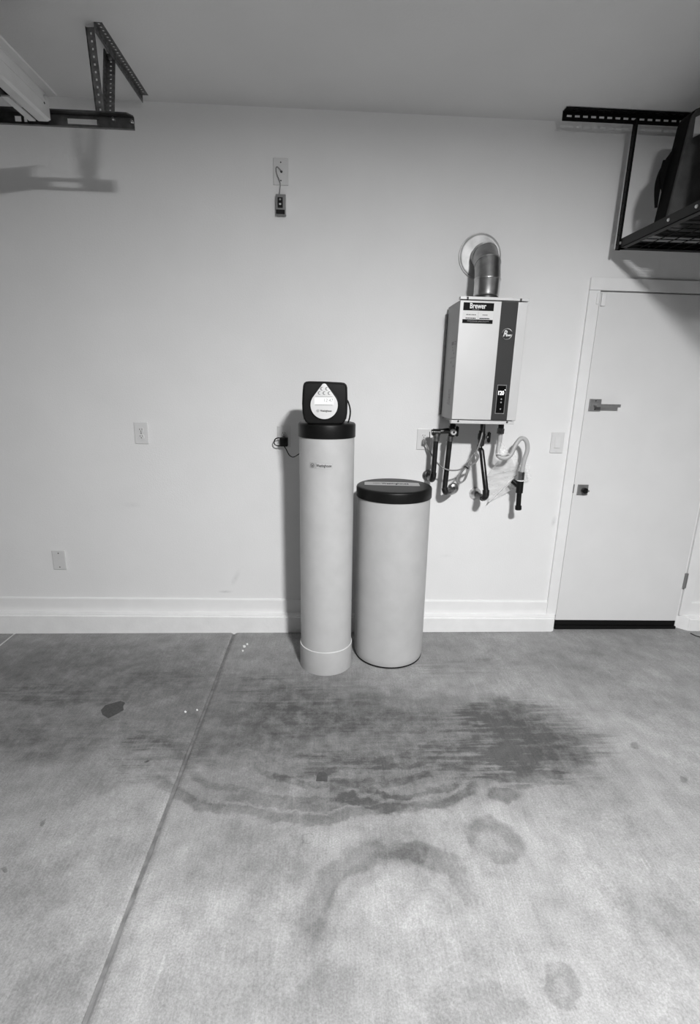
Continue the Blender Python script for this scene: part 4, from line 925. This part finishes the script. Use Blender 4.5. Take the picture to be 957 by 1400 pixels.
# raised sectional door
gd = empty('garage_door', (-2.5, 1.0, 2.60), 'raised sectional garage door lying under the ceiling beside the track', 'garage door')
for k in range(4):
    y1_ = 2.26-k*0.56
    s_ = mesh_obj('door_section', bbox(-3.72, tx-0.064, y1_-0.55, y1_, zt0+0.018, zt0+0.063, 0.004, 2), M_GDOOR, gd); s_.matrix_parent_inverse = Matrix.Translation(gd.location).inverted()
    for yy2 in (y1_-0.51, y1_-0.04):
        st = mesh_obj('hinge_plate', bbox(tx-0.13, tx-0.068, yy2-0.03, yy2+0.03, zt0+0.010, zt0+0.018, 0.002, 1), M_BLACK, s_)

# ------------------------------------------------------------------ overhead storage rack (right)
RKY = 2.895
rx0 = at(770, 150, RKY).x; zb1 = 2.345; zb0 = 2.300; px = 1.520
rack = empty('storage_rack', (px, RKY, zb0), 'black ceiling-hung storage rack with wire deck above the house door', 'storage rack')
def kk(n, bm, m, par=None, s=False):
    o = mesh_obj(n, bm, m, par or rack, s)
    if par is None: o.matrix_parent_inverse = Matrix.Translation(rack.location).inverted()
    return o
bar = BM()
m = mtx_dir((rx0, RKY, ZC), (1, 0, 0), (0, 0, -1))
perf_plate(bar, 1.75, 0.044, 0.003, 0.0417, 0.026, 0.010, m, 0.035)
m2 = mtx_dir((rx0, RKY-0.002, ZC-0.003), (1, 0, 0), (0, -1, 0))
perf_plate(bar, 1.75, 0.040, 0.003, 0.0417, 0.026, 0.008, m2, 0.055)
kk('ceiling_bar', bar, M_RACK)
ry1 = 0.50; rx1 = 2.74
def ceilbar(): 
    bar = BM(); perf_plate(bar, 1.75, 0.044, 0.003, 0.0417, 0.026, 0.010, mtx_dir((rx0, ry1, ZC), (1, 0, 0), (0, 0, -1)), 0.035); return bar
kk('ceiling_bar', ceilbar(), M_RACK)
for (x, y) in ((px, RKY-0.004), (rx1-0.03, RKY-0.004), (px, ry1), (rx1-0.03, ry1)):
    bm = BM(); perf_plate(bm, ZC-0.03-zb0+0.004, 0.026, 0.003, 0.05, 0.006, 0.006, mtx_dir((x-0.012, y-0.002, zb0-0.004), (0, 0, 1), (1, 0, 0)))
    perf_plate(bm, ZC-0.03-zb0+0.004, 0.026, 0.003, 0.05, 0.006, 0.006, mtx_dir((x-0.012, y-0.004, zb0-0.004), (0, 0, 1), (0, -1, 0)))
    kk('post', bm, M_RACK)
def angle_x(y, s):
    bm = BM(); box(bm, px, rx1, y, y+0.003, zb0, zb1); box(bm, px, rx1, min(y, y+s*0.036), max(y, y+s*0.036), zb0, zb0+0.003); return bm
def angle_y(x, s):
    bm = BM(); box(bm, x, x+0.003, ry1, RKY, zb0, zb1); box(bm, min(x, x+s*0.032), max(x, x+s*0.032), ry1, RKY, zb0, zb0+0.003); return bm
kk('deck_beam', angle_x(RKY-0.003, -1), M_RACK); kk('deck_beam', angle_x(ry1, 1), M_RACK)
sb = kk('side_beam', angle_y(px-0.003, 1), mat('rack_satin', 0.007, 0.42, spec=0.25)); kk('side_beam', angle_y(rx1, -1), M_RACK)
for y in (2.86, 2.47, 2.29, 1.9): kk('bolt', lathe([(0, 0.007), (0.005, 0.007), (0.008, 0.003), (0.008, 0), (0, 0)], 8, mtx_dir((px-0.003, y, zb0+0.024), (-1, 0, 0)), None, False), M_BOLT, sb)
for x in (1.69, 2.2): kk('bolt', lathe([(0, 0.006), (0.005, 0.006), (0.006, 0), (0, 0)], 8, mtx_dir((x, RKY-0.003, zb0+0.020), (0, -1, 0)), None, False), M_BOLT)
bm = BM()
x = px+0.03
while x < rx1: box(bm, x-0.0018, x+0.0018, ry1, RKY-0.004, zb0+0.0035, zb0+0.0071); x += 0.075
y = ry1+0.05
while y < RKY-0.01: box(bm, px, rx1-0.001, y-0.0018, y+0.0018, zb0+0.0071, zb0+0.0105); y += 0.06
kk('wire_deck', bm, M_RACK)
for y in (2.42, 1.9): 
    bm = BM(); box(bm, px, rx1, y-0.012, y+0.012, zb0+0.003, zb0+0.0035); kk('cross_brace', bm, M_RACK)
# suitcase standing on the deck
zd = zb0+0.0106
sc = empty('suitcase', (1.95, 2.6, zd), 'dark grey fabric suitcase standing on the overhead rack', 'suitcase')
def sch(n, bm, m, par=None, s=True):
    o = mesh_obj(n, bm, m, par or sc, s)
    if par is None: o.matrix_parent_inverse = Matrix.Translation(sc.location).inverted()
    return o
sy = 2.60; sth = 0.085; sw = 0.80
pb = at(906.5, 305, sy); pt_ = at(941.5, 165, sy); lean = (pt_.x-pb.x)/(pt_.z-pb.z)
sx = pb.x-(pb.z-zd)*lean; sh = at(962, 146, sy).z-zd
def rrect(x0, x1, z0, z1, r):
    pts = []
    for cx, cz, a0 in ((x1-r, z0+r, -90), (x1-r, z1-r, 0), (x0+r, z1-r, 90), (x0+r, z0+r, 180)):
        for k in range(7): a = math.radians(a0+k*15); pts.append((cx+r*math.cos(a), cz+r*math.sin(a)))
    return [(x+(z-zd)*lean, z) for x, z in pts]
shell = sch('shell', prism(rrect(sx, sx+sw, zd, zd+sh, 0.05), sth, 'y', 0.008, 3, sy), M_BAGE)
pan = sch('front_panel', prism(rrect(sx+0.004, sx+sw-0.004, zd+0.004, zd+sh-0.004, 0.048), 0.02, 'y', 0.006, 3, sy-0.018), M_BAG)
pt = [at(947.5, 188, sy-0.02), at(951.5, 160, sy-0.02), at(975, 149, sy-0.02), at(971, 176, sy-0.02)]
sch('paper_label', prism([(p.x, p.z) for p in pt], 0.002, 'y', 0, 2, sy-0.0195), mat('luggage_label', 0.42, 0.5), pan, False)
# strap dangling off its side
ym = sy+0.06
def strap(pts, wid):
    bm = BM(); P = smoothpath([at(u, v, yv) for u, v, yv in pts], 6); n = len(P); rows = []
    for i, p in enumerate(P):
        d = (P[min(i+1, n-1)]-P[max(i-1, 0)]).normalized(); sd = Vector((d.z, 0, -d.x)).normalized()*wid(i/(n-1)); t_ = Vector((0, 0.003, 0))
        rows.append([bm.verts.new(p+q) for q in (sd-t_, sd+t_, -sd+t_, -sd-t_)])
    for a_, b2 in zip(rows, rows[1:]):
        for k in range(4): bm.faces.new((a_[k], a_[(k+1) % 4], b2[(k+1) % 4], b2[k]))
    bm.faces.new(rows[0]); bm.faces.new(rows[-1][::-1]); bmesh.ops.recalc_face_normals(bm, faces=bm.faces[:]); return bm
sch('strap', strap([(928, 196, ym), (919, 212, ym+0.01), (911, 226, ym+0.02), (903, 243, ym+0.03), (898.5, 260, ym+0.03), (896.8, 284, ym+0.03)], lambda t: 0.006+0.013*math.sin(math.pi*min(1, t*1.02))), M_BAGE)
sch('strap', strap([(908.5, 219, ym+0.03), (907, 228, ym+0.03), (905.5, 240, ym+0.025), (907, 256, ym+0.02), (911, 272, ym+0.01), (913, 278, ym)], lambda t: 0.006+0.007*math.sin(math.pi*t)), M_BAGE)
# bins further along the rack
for k, (x, y, wv, dv, hv, lab) in enumerate(((1.565, 1.68, 0.60, 0.64, 0.40, 'black storage bin on the rack next to the suitcase'), (1.60, 0.80, 1.0, 0.80, 0.40, 'large black storage bin at the far end of the rack'))):
    e = empty('storage_bin', (x+wv/2, y+dv/2, zd), lab, 'storage bin')
    mesh_obj('tub', bbox(-wv/2, wv/2, -dv/2, dv/2, 0, hv, 0.02, 3), M_BIN, e); mesh_obj('lid', bbox(-wv/2-0.012, wv/2+0.012, -dv/2-0.012, dv/2+0.012, hv-0.02, hv+0.015, 0.008, 2), M_BLACK, e)

# ------------------------------------------------------------------ litter on the floor
def scrap(name, pts, th, m, label, cat, group=None):
    P = [onfloor(u, v) for u, v in pts]; bm = BM(); c = sum(P, Vector())/len(P)
    A = [bm.verts.new(p-c) for p in P]; B = [bm.verts.new(p-c+Vector((0, 0, th))) for p in P]; n = len(P)
    bm.faces.new(A); bm.faces.new(B[::-1])
    for i in range(n): bm.faces.new((A[i], B[i], B[(i+1) % n], A[(i+1) % n]))
    bmesh.ops.recalc_face_normals(bm, faces=bm.faces[:])
    o = mesh_obj(name, bm, m); o.location = c; return tag(o, label, cat, group)
scrap('rubber_scrap', [(138, 971), (144, 964.5), (154, 961.5), (165, 958.5), (171, 961), (168.5, 965), (169, 971), (160, 976), (148, 982), (140, 977)], 0.0012, M_SCRAP, 'flat dark torn scrap lying on the floor left of the joint', 'scrap')
scrap('dark_chip', [(432, 1068), (433, 1060), (437, 1056), (445, 1056.5), (448, 1061), (447.5, 1068.5)], 0.0015, M_SCRAP, 'small dark chip on the floor in front of the softener', 'chip')
for u, v, s in ((253.5, 973.5, 1.6), (269.5, 971, 1.3), (334, 884, 2.0), (332, 890, 1.4), (338, 881, 1.5)):
    scrap('paint_fleck', [(u-s, v-s*.5), (u, v-s), (u+s, v-s*.4), (u+s*.8, v+s*.6), (u-s*.6, v+s*.7)], 0.002, M_FLECK, 'tiny white fleck on the floor beside the joint, near the dark scrap' if v > 950 else 'tiny white fleck of a small cluster on the floor close to the curb', 'fleck', 'white flecks by the dark scrap' if v > 950 else 'white flecks by the curb')
p0, p1, p2 = onfloor(944, 866.5), onfloor(950, 869.5), onfloor(965, 874)
up_ = Vector((0, 0, 0.004)); o = mesh_obj('twig', tube([p0+up_-p1, Vector(up_), p2+up_-p1], 0.004, 8), M_SCRAP, None, True); o.location = p1
tag(o, 'thin dark stick on the floor by the curb right of the door', 'stick')
